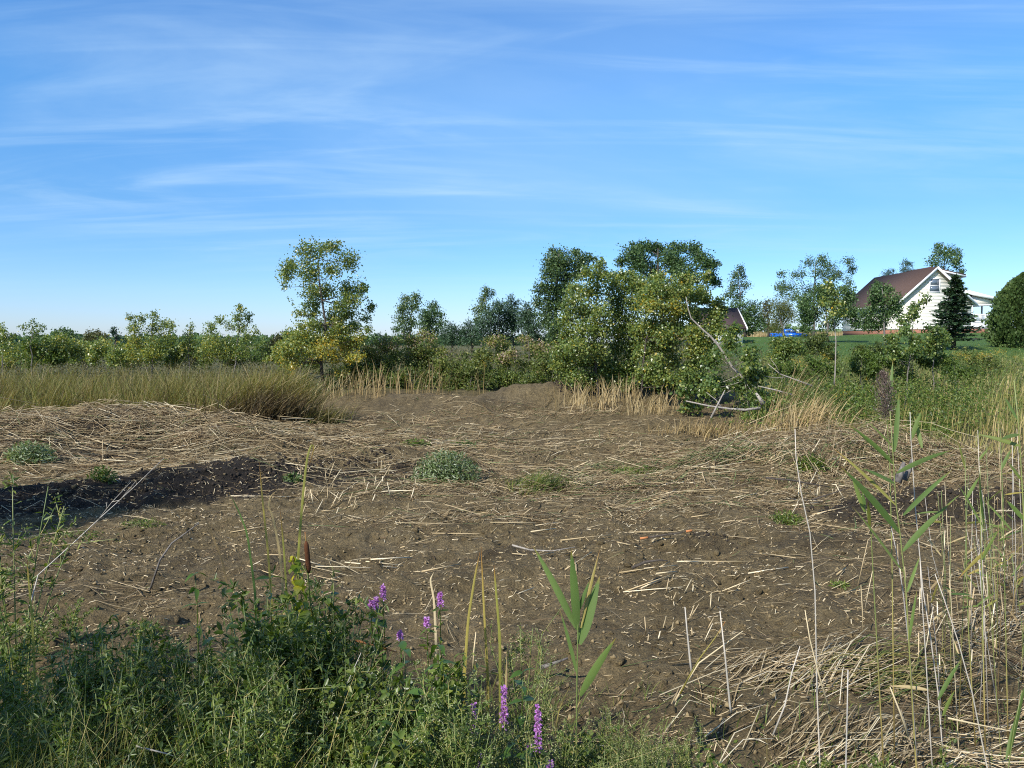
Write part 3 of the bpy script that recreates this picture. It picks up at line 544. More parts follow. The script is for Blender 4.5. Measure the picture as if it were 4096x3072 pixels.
# dogwood thicket in the middle
tree('dogwood_bush', 'dusty rose-topped bush at the left of the central thicket', 31.5, 395, shrub_blobs(366, 414, 338, 382, 26, 7, -.02, .28), DOGW, .085, .62, tr=.03, cat='bush', crown='foliage')
tree('dogwood_bush', 'tallest rose-topped bush in the central thicket', 32, 425, shrub_blobs(402, 446, 333, 384, 30, 7, .02, .33), DOGW, .085, .62, tr=.03, cat='bush', crown='foliage')
tree('dogwood_bush', 'greener rounded bush in the middle of the central thicket', 30.5, 460, shrub_blobs(436, 486, 344, 390, 30, 7, .0, .15), DOGW, .085, .62, tr=.03, cat='bush', crown='foliage')
tree('dogwood_bush', 'bush with pinkish seed tops just left of the poplar clump', 31, 530, shrub_blobs(500, 564, 336, 384, 36, 7, -.02, .38), DOGW, .085, .62, tr=.03, cat='bush', crown='foliage')
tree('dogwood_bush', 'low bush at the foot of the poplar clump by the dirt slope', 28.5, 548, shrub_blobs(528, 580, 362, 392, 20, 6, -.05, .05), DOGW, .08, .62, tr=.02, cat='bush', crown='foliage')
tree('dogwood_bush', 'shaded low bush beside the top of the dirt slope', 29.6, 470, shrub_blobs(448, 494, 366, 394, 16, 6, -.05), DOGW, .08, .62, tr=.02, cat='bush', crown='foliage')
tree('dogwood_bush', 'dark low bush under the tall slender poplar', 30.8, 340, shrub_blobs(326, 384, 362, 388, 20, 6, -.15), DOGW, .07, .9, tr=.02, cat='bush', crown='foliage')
tree('dogwood_bush', 'pinkish bush in front of the pines', 34, 490, shrub_blobs(474, 508, 334, 366, 16, 6, .0, .3), DOGW, .08, .9, tr=.02, cat='bush', crown='foliage')
for i, (px, Y, top) in enumerate(((300, 33, 352), (378, 33.5, 345), (412, 30.2, 362), (440, 34, 340), (470, 33, 350), (505, 33, 352), (545, 33, 345), (575, 30, 366), (606, 29.5, 370), (640, 29.5, 370), (672, 28.5, 372), (702, 27.5, 372))):
    tree('dogwood_bush', ORD[i] + ' plain green bush from the left filling gaps low in the central thicket', Y, px, shrub_blobs(px - 18, px + 18, top, 390, 16, 6, -.06), DOGW, .088, .5, tr=.02, cat='bush', crown='foliage', group='filler bushes of the thicket')
for i, (px, Y, top) in enumerate(((790, 27, 362), (820, 27, 358), (862, 26, 350), (888, 25.4, 352), (912, 26, 350), (938, 26.2, 350), (960, 29, 360))):
    tree('leafy_bush', ORD[i] + ' low weedy bush from the left under the saplings in front of the house', Y, px, shrub_blobs(px - 15, px + 15, top, 376, 12, 5.5, -.10), WEED, .085, .6, tr=.015, cat='bush', crown='foliage', group='weedy bushes in front of the house', tpl=T_OVAL, yel=.1)
# right field
tree('poplar_sapling', 'thin young poplar with bare stem standing alone in front of the leafy tree', 24, 835,
     [(826, 282, 3.5, 5), (830, 292, 6, 5), (838, 303, 7, 6, .1), (823, 301, 5, 5), (843, 312, 5, 5, .1), (829, 316, 6, 5)], POPLAR, .09, .5, [(834, 384), (835, 375), (836, 341), (833, 311), (829, 295), (826, 280)], .022, PALEBARK)
tree('poplar_sapling', 'bushy poplar sapling in the weeds in front of the house, left of the spruce', 25, 905,
     [(922, 299, 3.5, 4), (916, 306, 4, 5), (907, 311, 4, 5), (917, 315, 5, 4), (909, 321, 6, 5), (898, 329, 7, 5), (913, 330, 8, 5), (895, 338, 8, 5), (912, 341, 9, 5), (891, 348, 8, 6), (907, 350, 8, 6), (886, 357, 5, 4), (896, 358, 6, 5)], POPLAR, .095, .62, tr=.03, yel=-.08)
tree('poplar_sapling', 'low poplar sapling in the weeds at the foot of the spruce', 25.5, 934, [(930, 329, 7, 5), (942, 330, 7, 5), (932, 341, 9, 6), (944, 338, 6, 5), (930, 350, 8, 6), (942, 348, 6, 5)], POPLAR, .095, .62, tr=.025, yel=-.1)
tree('leafy_bush', 'round olive bush in the weeds below the blue pickup', 30, 782, shrub_blobs(768, 796, 338, 364, 18, 6, -.05), POPLAR, .08, .95, tr=.025, cat='bush', crown='foliage')
tree('leafy_bush', 'dull green bush in the weeds below the leafy tree', 33, 812, shrub_blobs(800, 832, 334, 358, 16, 6, -.12), DOGW, .08, .9, tr=.02, cat='bush', crown='foliage')
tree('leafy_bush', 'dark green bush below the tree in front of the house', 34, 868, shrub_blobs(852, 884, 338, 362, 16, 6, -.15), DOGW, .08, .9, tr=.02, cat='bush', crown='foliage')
tree('leafy_bush', 'grey-green weedy bush right of the spruce on the lawn edge', 36, 972, shrub_blobs(956, 992, 352, 374, 14, 6, -.1, .2), DOGW, .08, .8, tr=.02, cat='bush', crown='foliage')

def conifer(name, label, Y, px, top, bot, half, mat, n=26, droop=.25, needle=.2, up=.0, seed=0, per=34, gap=1.0):
    r_ = np.random.default_rng(seed + 50); bx = gx(px, Y); zb = h1(bx, Y); base = np.array([bx, Y, zb]); zt = at(px, top, Y)[2]; z0 = at(px, bot, Y)[2]; R = half / F * Y
    root = thing(name, label, 'tree', base)
    t = MB(); t.tube(np.array([[bx, Y, zb - .05], [bx + .02, Y, (zb + zt) / 2], [bx, Y, zt]]), [R * .09, R * .06, .01], 7)
    P, A, Nn, Sz, Rn = [], [], [], [], []; br = MB()
    for i in range(n):
        f = i / (n - 1); z = z0 + (zt - z0) * f ** .92; ln = R * (1 - f) ** .85 * r_.uniform(.8, 1.1) + .05 * R
        nb = max(4, int(11 * (1 - f) + 4))
        for j in range(nb):
            a = r_.random() * 6.283; l = ln * r_.uniform(.65, 1.12); d = np.array([math.cos(a), math.sin(a), 0])
            q = np.linspace(.08, 1, per)
            pts = np.array([bx, Y, z]) + d * (q * l)[:, None] + np.array([0, 0, 1]) * ((-droop * q + up * q ** 2 + .12 * droop * q ** 4) * l)[:, None]
            br.tube(pts[[0, per // 2, per - 1]], [R * .018, R * .012, R * .004], 3, cap=False)
            pts = pts[r_.random(per) < gap]; m_ = len(pts)
            side = np.cross(d, [0, 0, 1]) * np.where(np.arange(m_) % 2, 1, -1)[:, None]
            P.append(pts + r_.normal(size=(m_, 3)) * needle * .16); A.append(d * .7 + side * r_.uniform(.2, 1, (m_, 1)) + np.array([0, 0, up * .8 - .1]) + r_.normal(size=(m_, 3)) * .25)
            Nn.append(np.array([0, 0, 1]) + r_.normal(size=(m_, 3)) * .5); Sz.append(np.full(m_, needle) * r_.uniform(.6, 1.2, m_)); Rn.append(np.clip(.45 + .2 * r_.normal(size=m_) + .1 * r_.normal(), 0, 1))
    c = MB(); c.leaves((T_NEED[0] * np.array([1, 3.4, 1]), T_NEED[1]), np.concatenate(P), np.concatenate(A), np.concatenate(Nn), np.concatenate(Sz), np.concatenate(Rn))
    tk = t.build('trunk', DARKBARK, root, base, True); br.build('limbs', DARKBARK, tk, base, kind='stuff'); c.build('crown', mat, root, base)
    return root
conifer('spruce_tree', 'dark pointed spruce standing in front of the right half of the house', 55, 953, 277, 338, 26, SPRUCE, 20, .16, .28, .12, 1, 34)
for lb, Y, bp, bl in (('broad dense dark pine left of the tall cottonwood', 75, 500, [(500, 308, 7, 6), (491, 316, 9, 7), (509, 315, 9, 7), (484, 326, 10, 7), (500, 324, 11, 8), (514, 326, 10, 7), (486, 337, 12, 7), (503, 338, 12, 7), (497, 346, 14, 5)]),
                      ('spiky-topped pine peeking over the broad dark pine', 78, 513, [(511, 298, 1.6, 4), (506, 304, 3, 3), (516, 304, 3.5, 3), (512, 310, 6, 5), (516, 320, 8, 6)]),
                      ('bluish pine between the broad dark pine and the tall cottonwood', 74, 528, [(527, 307, 3, 4), (523, 315, 6, 5), (532, 315, 6, 6), (526, 325, 9, 6), (536, 327, 8, 7), (530, 338, 12, 7), (540, 342, 9, 6)]),
                      ('low pine at the left end of the pine row', 80, 452, [(452, 328, 8, 4), (446, 335, 9, 5), (458, 335, 9, 5), (452, 342, 12, 4)]),
                      ('low pine between the left end pine and the broad dark pine', 79, 472, [(470, 325, 5, 4), (466, 332, 8, 5), (476, 332, 8, 5), (470, 341, 12, 5)])):
    tree('pine_tree', lb, Y, bp, bl, PINE, .30, 1.1, tr=.14, bark=DARKBARK, tpl=T_LANCE, hang=-.6, yel=.12)
def cedar(label, Y, px, top, bot, half):
    bx = gx(px, Y); zb = h1(bx, Y); base = np.array([bx, Y, zb]); zt = at(px, top, Y)[2]; R = half / F * Y; hh_ = zt - zb
    root = thing('arborvitae', label, 'tree', base); n = 26000
    f = rng.random(n) ** .85; prof = np.interp(f, [0, .12, .4, .7, .9, 1], [.82, .97, .97, .70, .34, .03])
    a = rng.random(n) * 6.283; lump = 1 + .13 * np.sin(a * 5 + f * 9) + .10 * np.sin(a * 9 - f * 17) + .10 * rng.normal(size=n); rr = R * prof * lump * (1 - .35 * rng.random(n) ** 2)
    pos = base + np.stack([np.cos(a) * rr, np.sin(a) * rr, f * hh_ * .97], 1); o_ = np.stack([np.cos(a), np.sin(a), 0 * a], 1)
    c = MB(); c.leaves(T_RHOMB, pos, o_ * .5 + np.array([0, 0, 1]) + rng.normal(size=(n, 3)) * .3, np.stack([-np.sin(a), np.cos(a), 0 * a], 1) + rng.normal(size=(n, 3)) * .6, .22 * rng.uniform(.6, 1.2, n), np.clip(.45 + .22 * rng.normal(size=n), 0, 1))
    t = MB(); t.tube([base - [0, 0, .05], base + [0, 0, hh_ * .8]], [.12, .04], 7); t.build('trunk', DARKBARK, root, base); c.build('crown', CEDAR, root, base)
cedar('big dense egg-shaped evergreen at the right picture edge beside the porch', 58, 1022, 272, 342, 27)
# trees behind the photographer's left that shade the near bank and the dark ditch
def off_tree(label, x, y, hgt, rad, zlow, nb, nl):
    base = np.array([x, y, h1(x, y)]); root = thing('shade_tree', label, 'tree', base); c = MB(); t = MB()
    tp = np.array([base + [0, 0, hgt * q] for q in np.linspace(-.01, .93, 6)]); tp[1:, :2] += rng.normal(size=(5, 2)) * .12; t.tube(tp, np.linspace(.16, .03, 6), 8)
    for i in range(nb):
        cc = base + ball(1)[0] * np.array([rad, rad, (hgt - zlow) / 2]) + [0, 0, (hgt + zlow) / 2]; r_ = rad * rng.uniform(.28, .45)
        a = tp[np.argmin(np.abs(tp[:, 2] - cc[2] + rad * .6))]; t.tube([a, (a + cc) / 2 - [0, 0, .1], cc], [.05, .035, .012], 4, cap=False)
        p_ = cc + ball(nl) * r_; nr = rng.normal(size=(nl, 3)) + [0, 0, .4]
        c.leaves(T_LEAF, p_, np.cross(nr, rng.normal(size=(nl, 3))), nr, .10 * rng.uniform(.7, 1.2, nl), np.clip(.4 + .2 * rng.normal(size=nl), 0, 1))
    tk = t.build('trunk', BARK, root, base); c.build('crown', POPLAR, root, base); return root
off_tree('leafy tree behind and left of the viewer, out of the picture, shading the near bank', -6.5, -.9, 6.6, 1.75, 2.4, 36, 250)
off_tree('tall slim tree left of the viewer, out of the picture, shading the ditch', -16.6, 1.4, 13.8, 1.7, 3.0, 80, 340)

# ------------------------------------------------------------------ house
def part(mb, name, mat, parent, base, label=None):
    o_ = mb.build(name, mat, parent, base)
    if label: o_['label'] = label
    return o_
HX, HY, HZ = 48.2, 88.0, 4.0
hb = np.array([HX, HY, HZ]); house = thing('house', 'cream clapboard house with brown shingle roof and side porch beyond the lawn', 'house', hb)
HW, D, ZE, ZR = 4.25, 14.5, HZ + 3.35, HZ + 7.2      # half width, depth, eave and ridge heights
slope = (ZR - ZE) / HW
wl = MB()
zc = HZ + .25
while zc < ZR - .35:                                   # lapped clapboard courses of the gable
    hw = HW - .08 if zc < ZE else max(.05, HW - .08 - (zc - ZE) / slope)
    wl.prism([(HX - hw, HY, zc), (HX + hw, HY, zc), (HX + hw, HY + .006, zc + .16), (HX - hw, HY + .006, zc + .16)], (0, .05, 0))
    wl.box(HX - HW + .001, HX - HW + .06, HY + .05, HY + D, zc, zc + .15) if zc < ZE else None
    zc += .16
wl.prism([(HX - HW + .06, HY + .06, HZ + .2), (HX + HW - .06, HY + .06, HZ + .2), (HX + HW - .06, HY + .06, ZE - .05), (HX, HY + .06, ZR - .25), (HX - HW + .06, HY + .06, ZE - .05)], (0, D - .1, 0))
part(wl, 'wall', SIDING, house, hb)
fd = MB(); fd.box(HX - HW + .05, HX + HW - .05, HY + .03, HY + D, HZ - .6, HZ + .22); part(fd, 'foundation', BRICK, house, hb)
rf = MB(); ov, oe = .42, .45
for sgn in (-1, 1):
    e = (HX + sgn * (HW + oe), ZE - oe * slope)
    rf.prism([(HX, HY - ov, ZR), (e[0], HY - ov, e[1]), (e[0], HY - ov, e[1] + .14), (HX, HY - ov, ZR + .16)], (0, D + 2 * ov, 0), .5)
roof = part(rf, 'roof', ROOFM, house, hb)
for sgn in (-1, 1):                                    # white rake boards, gutters, soffit
    e = (HX + sgn * (HW + oe), ZE - oe * slope); b_ = MB()
    b_.prism([(HX, HY - ov - .03, ZR - .18), (e[0], HY - ov - .03, e[1] - .20), (e[0], HY - ov - .03, e[1] + .145), (HX, HY - ov - .03, ZR + .165)], (0, .028, 0)); part(b_, 'rake_board', WHITE, roof, hb)
    g = MB(); g.box(e[0] - .06, e[0] + .06, HY - ov, HY + D + ov, e[1] - .06, e[1] + .07); part(g, 'gutter', WHITE, roof, hb)
dr = MB(); dx0, dx1 = HX + .1, HX + 4.15
dr.prism([(dx0, HY + 1.2, ZR + .12), (dx1, HY + 1.2, ZR - .75), (dx1, HY + 1.2, ZR - .60), (dx0, HY + 1.2, ZR + .27)], (0, 5.5, 0)); dro = part(dr, 'dormer_roof', ROOFM, house, hb)
dw = MB(); dw.prism([(HX + .4, HY + 1.5, ZR - .1), (HX + 3.8, HY + 1.5, ZR - 3.2), (HX + 3.8, HY + 1.5, ZR - .72), (HX + .4, HY + 1.5, ZR - .02)], (0, 4.9, 0)); part(dw, 'dormer', SIDING, house, hb)
df = MB(); df.prism([(dx0 + .05, HY + 1.17, ZR - .06), (dx1, HY + 1.17, ZR - .93), (dx1, HY + 1.17, ZR - .74), (dx0 + .05, HY + 1.17, ZR + .125)], (0, .028, 0)); df.box(dx1 + .002, dx1 + .03, HY + 1.2, HY + 6.7, ZR - .95, ZR - .62); part(df, 'fascia', WHITE, dro, hb)
def window(x0, x1, z0, z1, y=HY, axis_='x'):
    f_ = MB(); t_ = .10
    for a, b, c_, d_ in ((x0 - t_, x1 + t_, z1, z1 + t_), (x0 - t_, x1 + t_, z0 - t_, z0), (x0 - t_, x0, z0, z1), (x1, x1 + t_, z0, z1), (x0, x1, (z0 + z1) / 2 - .03, (z0 + z1) / 2 + .03)):
        f_.box(a, b, y - .05, y + .02, c_, d_) if axis_ == 'x' else f_.box(y - .05, y + .02, a, b, c_, d_)
    fo = part(f_, 'window', WHITE, house, hb)
    for (c_, d_) in ((z0, (z0 + z1) / 2 - .03), ((z0 + z1) / 2 + .03, z1)):
        p_ = MB(); p_.box(x0, x1, y - .015, y - .004, c_, d_) if axis_ == 'x' else p_.box(y - .015, y - .004, x0, x1, c_, d_); part(p_, 'pane', GLASS, fo, hb)
window(HX - .6, HX + .42, 8.52, 9.92)
for yy in (HY + 3, HY + 7.5, HY + 11.5): window(yy, yy + 1.0, HZ + 1.1, HZ + 2.6, HX - HW, 'y')
# porch along the right side
px0, px1, pd = HX + HW, HX + HW + 3.05, 9.0
pr = MB(); za, zb_ = ZE + 1.35, ZE + .10
pr.prism([(px0 - 1.35, HY - .35, za), (px1 + .45, HY - .35, zb_), (px1 + .45, HY - .35, zb_ + .13), (px0 - 1.35, HY - .35, za + .13)], (0, pd + .7, 0)); pro = part(pr, 'porch_roof', ROOFM, house, hb)
pf = MB(); pf.prism([(px0 - 1.1, HY - .385, za - .40), (px1 + .5, HY - .385, zb_ - .18), (px1 + .5, HY - .385, zb_ + .145), (px0 - 1.1, HY - .385, za + .06)], (0, .03, 0)); pf.box(px1 + .452, px1 + .50, HY - .35, HY + pd, zb_ - .16, zb_ + .14); part(pf, 'rake_board', WHITE, pro, hb)
pg = MB(); pg.prism([(px0 - .05, HY + .02, ZE - .30), (px1, HY + .02, ZE - .30), (px1, HY + .02, ZE - .02), (px0 - .05, HY + .02, za - .46)], (0, .10, 0)); part(pg, 'porch_gable', SIDING, house, hb)
bm_ = MB(); bm_.box(px1 - .12, px1 + .06, HY + .13, HY + pd, ZE - .34, ZE - .12); bm_.box(px0, px1 - .13, HY - .03, HY + .015, ZE - .42, ZE - .27); part(bm_, 'porch_beam', WHITE, house, hb)
dk = MB(); dk.box(px0, px1, HY, HY + pd, HZ + .86, HZ + 1.0); part(dk, 'porch_floor', WHITE, house, hb)
sk = MB(); sk.box(px0 - 1.6, px1 - .02, HY + .02, HY + .08, HZ + .28, HZ + .855); sk.box(px1 - .08, px1 - .02, HY + .08, HY + pd, HZ + .28, HZ + .855); part(sk, 'porch_skirt', WHITE, house, hb)
pb = MB(); pb.box(px0 - .5, px1 + .05, HY - .1, HY + pd, HZ - .3, HZ + .275); part(pb, 'porch_base', BRICK, house, hb)
for q in (0, 3.0, 6.0, 8.9):
    p_ = MB(); p_.box(px1 - .12, px1 + .02, HY + .02 + q, HY + .16 + q, HZ + 1.0, ZE - .34); part(p_, 'porch_post', WHITE, house, hb)
p_ = MB(); p_.box(px0 + .02, px0 + .12, HY + .02, HY + .12, HZ + 1.0, ZE - .42); part(p_, 'porch_post', WHITE, house, hb)
rl = MB(); rl.box(px0 + .12, px1 - .12, HY + .05, HY + .12, HZ + 1.88, HZ + 1.98); rl.box(px0 + .12, px1 - .12, HY + .06, HY + .11, HZ + 1.10, HZ + 1.18); rlo = part(rl, 'railing', WHITE, house, hb)
bal = MB(); bal.box(-.025, .025, -.02, .02, 0, .70); bme = bal.mesh('baluster', WHITE)
for q in np.linspace(px0 + .22, px1 - .22, 20):
    b_ = bpy.data.objects.new('baluster', bme); C.objects.link(b_); b_.parent = rlo; b_.location = (q - HX, .085, 1.18)
r2 = MB(); r2.box(px1 - .10, px1 - .03, HY + .17, HY + pd, HZ + 1.88, HZ + 1.98); r2.box(px1 - .09, px1 - .04, HY + .17, HY + pd, HZ + 1.10, HZ + 1.18); r2o = part(r2, 'railing', WHITE, house, hb)
for q in np.linspace(.4, pd - .3, 40):
    b_ = bpy.data.objects.new('baluster', bme); C.objects.link(b_); b_.parent = r2o; b_.location = (px1 - .065 - HX, q, 1.18)
# small shed: roof slope facing us, white rake board
sxr, syr = gx(735, 76), 76.0; sz = h1(sxr, syr); sb = np.array([sxr - 3, syr, sz]); shed = thing('shed', 'small shed with dark brown roof and white rake board behind the poplar clump', 'shed', sb)
zr_, ze_ = at(735, 308, 76)[2], at(746, 328, 73)[2]
q = MB(); q.prism([(sxr + .12, 76, zr_), (sxr + .12, 72.8, ze_), (sxr + .12, 72.8, ze_ - .14), (sxr + .12, 76, zr_ - .14)], (-4.2, 0, 0)); q.prism([(sxr + .12, 76.0, zr_), (sxr + .12, 79.2, ze_), (sxr + .12, 79.2, ze_ - .14), (sxr + .12, 76.0, zr_ - .14)], (-4.2, 0, 0)); sr_ = part(q, 'roof', SHEDROOF, shed, sb)
q = MB(); q.prism([(sxr + .125, 76, zr_ + .03), (sxr + .125, 72.75, ze_ + .03), (sxr + .125, 72.75, ze_ - .28), (sxr + .125, 76, zr_ - .28)], (.10, 0, 0)); part(q, 'rake_board', WHITE, sr_, sb)
q = MB(); q.prism([(sxr - .1, 73.2, sz - .4), (sxr - .1, 78.8, sz - .4), (sxr - .1, 78.8, ze_ + .05), (sxr - .1, 76, zr_ - .2), (sxr - .1, 73.2, ze_ + .05)], (-3.8, 0, 0)); part(q, 'wall', SIDING, shed, sb)
q = MB(); q.box(sxr - 2.8, sxr - 1.9, 73.15, 73.195, sz, sz + 1.9); part(q, 'door', WHITE, shed, sb)
# blue pickup on the drive beyond the crest of the lawn
ty = 119.0; tx = gx(787, ty); tz = h1(tx, ty); tb_ = np.array([tx, ty, tz]); truck = thing('pickup_truck', 'bright blue pickup parked beyond the lawn left of the house', 'pickup truck', tb_)
def side(poly, wd=1.9, y0=-.95): return [(tx + x_, ty + y0, tz + z_) for x_, z_ in poly], (0, wd, 0)
q = MB(); q.prism(*side([(-2.7, .55), (2.55, .55), (2.75, .70), (2.75, 1.0), (2.55, 1.16), (1.1, 1.24), (.9, 1.26), (-.75, 1.26), (-.75, 1.22), (-2.7, 1.22)])); part(q, 'body', BLUECAR, truck, tb_)
q = MB(); q.prism(*side([(-.72, 1.262), (1.05, 1.262), (.35, 1.80), (.10, 1.86), (-.55, 1.86), (-.72, 1.76)], 1.62, -.81)); cab = part(q, 'cab', BLUECAR, truck, tb_)
for yv in (-.822, .81):
    for pl in ([(-.60, 1.31), (.05, 1.31), (.05, 1.74), (-.60, 1.74)], [(.12, 1.31), (.86, 1.31), (.34, 1.72), (.12, 1.74)]):
        q = MB(); q.prism([(tx + a, ty + yv, tz + b) for a, b in pl], (0, .012, 0)); part(q, 'side_window', GLASS, cab, tb_)
q = MB(); q.prism([(tx + 1.02, ty - .7, tz + 1.31), (tx + .42, ty - .66, tz + 1.775), (tx + .42, ty + .66, tz + 1.775), (tx + 1.02, ty + .7, tz + 1.31)], (.03, 0, .03)); part(q, 'windshield', GLASS, cab, tb_)
q = MB(); q.box(tx - 2.6, tx - .85, ty - .82, ty + .82, tz + 1.221, tz + 1.235); part(q, 'bed_liner', RUBBER, truck, tb_)
for xw in (-1.75, 1.75):
    for yw in (-.98, .70):
        q = MB(); a_ = np.linspace(0, 2 * math.pi, 19)[:-1]; q.prism([(tx + xw + .36 * math.cos(a), ty + yw, tz + .36 + .36 * math.sin(a)) for a in a_], (0, .28, 0)); wo = part(q, 'wheel', RUBBER, truck, tb_)
        q = MB(); q.prism([(tx + xw + .2 * math.cos(a), ty + yw - .012, tz + .36 + .2 * math.sin(a)) for a in a_], (0, .011, 0)); part(q, 'rim', CHROME, wo, tb_)
for yv in (-.85, .55):
    q = MB(); q.box(tx + 2.752, tx + 2.78, ty + yv, ty + yv + .3, tz + .82, tz + .98); part(q, 'headlight', LAMPM, truck, tb_)
    q = MB(); q.box(tx - 2.73, tx - 2.702, ty + yv, ty + yv + .2, tz + .8, tz + 1.1); part(q, 'tail_light', REDM, truck, tb_)
q = MB(); q.box(tx + 2.752, tx + 2.86, ty - .9, ty + .9, tz + .5, tz + .68); part(q, 'bumper', CHROME, truck, tb_)
q = MB(); q.box(tx - 2.84, tx - 2.702, ty - .9, ty + .9, tz + .5, tz + .66); part(q, 'bumper', CHROME, truck, tb_)

# ------------------------------------------------------------------ standing reeds, weeds and grass
def blades(x, y, hgt, wid, lean, mat_mb, k=5, rn=None, bend=.35, zoff=0, kink=0):
    """curved upright blades; lean is n x 2, the sideways throw of the tip as a share of the height"""
    n = len(x); z = H(x, y) - .02 + zoff; q = np.linspace(0, 1, k)
    P = np.zeros((n, k, 3)); P[:, :, 0] = x[:, None] + lean[:, 0:1] * hgt[:, None] * q ** 2; P[:, :, 1] = y[:, None] + lean[:, 1:2] * hgt[:, None] * q ** 2
    P[:, :, 2] = z[:, None] + hgt[:, None] * (q - bend * (np.linalg.norm(lean, axis=1) ** 1.5)[:, None] * q ** 3)
    a = rng.random(n) * 6.283; side_ = np.stack([np.cos(a), np.sin(a), 0 * a], 1)
    if kink:
        i0 = int(k * .55); kk = np.nonzero(rng.random(n) < kink)[0]; b = rng.normal(size=(len(kk), 3)) * [.8, .6, .35] + [.35, -.1, -.25]; b = unit(b) * (hgt[kk] * rng.uniform(.25, .5, len(kk)))[:, None]
        for j in range(i0, k): P[kk, j] = P[kk, i0 - 1] + b * ((j - i0 + 1) / (k - i0))
    W = wid[:, None] * np.interp(q, [0, .5, .85, 1], [.8, 1, .6, .08])[None, :]
    mat_mb.ribbons(P, W, side_, rng.random(n) if rn is None else rn)
def scatter(n, x0, x1, y0, y1, f):
    X = np.zeros(0); Yy = np.zeros(0)
    while len(X) < n:
        a = rng.uniform(x0, x1, n); b = rng.uniform(y0, y1, n); k_ = rng.random(n) < f(a, b); X = np.append(X, a[k_]); Yy = np.append(Yy, b[k_])
    return X[:n], Yy[:n]
# the cattail stand on the left
def stand_f(x, y):
    front = np.interp(x, [-30, -16, -10, -8.5, -6.4, -5.4], [24.4, 24.4, 24.2, 22.9, 23.3, 26.5]) + .5 * np.sin(x * 1.7) + 3.2 * fbm(x, y, 1.6, 3, 55)
    back = np.interp(x, [-30, -12, -6], [37, 34, 28])
    den = np.exp(-np.maximum(0, y - front) / 5.0)
    return np.where((y > front) & (y < back) & (x < -6.5 - .35 * (y - 23)), np.maximum(den, .18), 0) * (.55 + .9 * vn(x / 1.4, y / 1.4, 4))
n = 25000; X, Yy = scatter(n, -27, -6.4, 22.3, 36, stand_f)
right = ss(-11, -6.5, X); hg = (1.60 + .75 * fbm(X, Yy, 2.6, 3, 3) + .10 * rng.normal(size=n) + .30 * right) * rng.uniform(.55, 1.08, n)
ln = np.stack([.08 + .42 * right + .42 * rng.normal(size=n), .25 * rng.normal(size=n) - .12 * right], 1)
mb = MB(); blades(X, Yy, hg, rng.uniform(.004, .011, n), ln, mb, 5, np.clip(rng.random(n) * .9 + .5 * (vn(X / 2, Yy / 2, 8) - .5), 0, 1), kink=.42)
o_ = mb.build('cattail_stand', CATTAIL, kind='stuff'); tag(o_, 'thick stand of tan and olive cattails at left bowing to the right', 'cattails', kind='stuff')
def clump(name, label, cx, cy, rx, ry, n, h0, mat, wd=(.006, .012), lx=.3, ls=.3, rb=(0, 1)):
    X = cx + rx * rng.normal(size=n) * .55; Yy = cy + ry * rng.normal(size=n) * .55; mb = MB()
    blades(X, Yy, h0 * rng.uniform(.5, 1.1, n), rng.uniform(*wd, n), np.stack([lx + ls * rng.normal(size=n), .2 * rng.normal(size=n) - .1], 1), mb, 6, rng.uniform(*rb, n))
    return tag(mb.build(name, mat, kind='stuff'), label, 'reeds', kind='stuff')
clump('reed_tuft', 'arching tuft of dry cattail leaves at the right end of the cattail stand', -6.0, 23.3, .8, .6, 480, .75, CATTAIL, lx=.6)
SHADEREED = leafM('shaded_reed', [(0, (.050, .036, .022)), (.5, (.10, .072, .038)), (.8, (.19, .15, .075)), (1, (.36, .29, .17))], .15, .7, .15, base=((.022, .016, .011), .5))  # dark browns paint in the shade on the right side of the cattails
clump('reed_tuft', 'dense cattail clump, its shade coloured in dark brown, at the right end of the cattail stand', -7.4, 22.8, 1.0, .5, 1300, 1.25, SHADEREED, wd=(.006, .013), lx=.45, ls=.3)
clump('reed_tuft', 'golden bowed cattail tops over the shade-coloured clump', -7.6, 23.5, 1.4, .6, 1500, 1.95, CATTAIL, lx=.5, ls=.35, wd=(.005, .010))
clump('reed_tuft', 'collapsed tan cattail leaves in front of the cattail stand', -12.5, 23.4, 4.0, .7, 900, .55, DRYREED, lx=.3, ls=.8, rb=(0, .6))
clump('reed_tuft', 'upright tan dry reeds below the left of the central thicket', gx(410, 27.5), 27.8, 2.2, .9, 120, 1.4, DRYREED, lx=.1, ls=.22, rb=(0, .5))
clump('reed_tuft', 'tan dry reed stems at the foot of the tall slender poplar', gx(340, 27.5), 28, 1.6, .9, 170, 1.0, DRYREED, lx=.2, ls=.3, rb=(0, .8))
clump('reed_tuft', 'dense straw-coloured reed stems under the left poplar of the clump', gx(588, 25.2), 25.6, 1.2, .8, 130, 1.0, DRYREED, lx=.08, ls=.28, rb=(.05, .8))
clump('reed_tuft', 'dense straw-coloured reed stems under the middle of the poplar clump', gx(624, 25.2), 25.8, .9, .7, 90, .95, DRYREED, lx=.0, ls=.28, rb=(0, .8))
clump('reed_tuft', 'straw-coloured reed stems in front of the right poplar of the clump', gx(660, 24.2), 24.6, 1.1, .7, 150, .9, DRYREED, lx=.05, ls=.32, rb=(.05, .8))
clump('reed_tuft', 'brownish dry grass at the edge of the mud below the fallen branch', gx(715, 20.5), 20.5, 1.4, .5, 420, .5, DRYREED, lx=.1, ls=.4, rb=(0, .5))
clump('reed_tuft', 'golden arching reed tuft on the bank right of the pushed-over poplar', gx(800, 19.2), 19.2, .8, .6, 420, 1.15, DRYREED, lx=.30, ls=.28, rb=(0, .7))
clump('reed_tuft', 'tall thin golden reeds leaning right above the straw mound', gx(786, 21), 21, .35, .3, 60, 2.1, DRYREED, lx=.30, ls=.07, rb=(.1, .6), wd=(.005, .009))
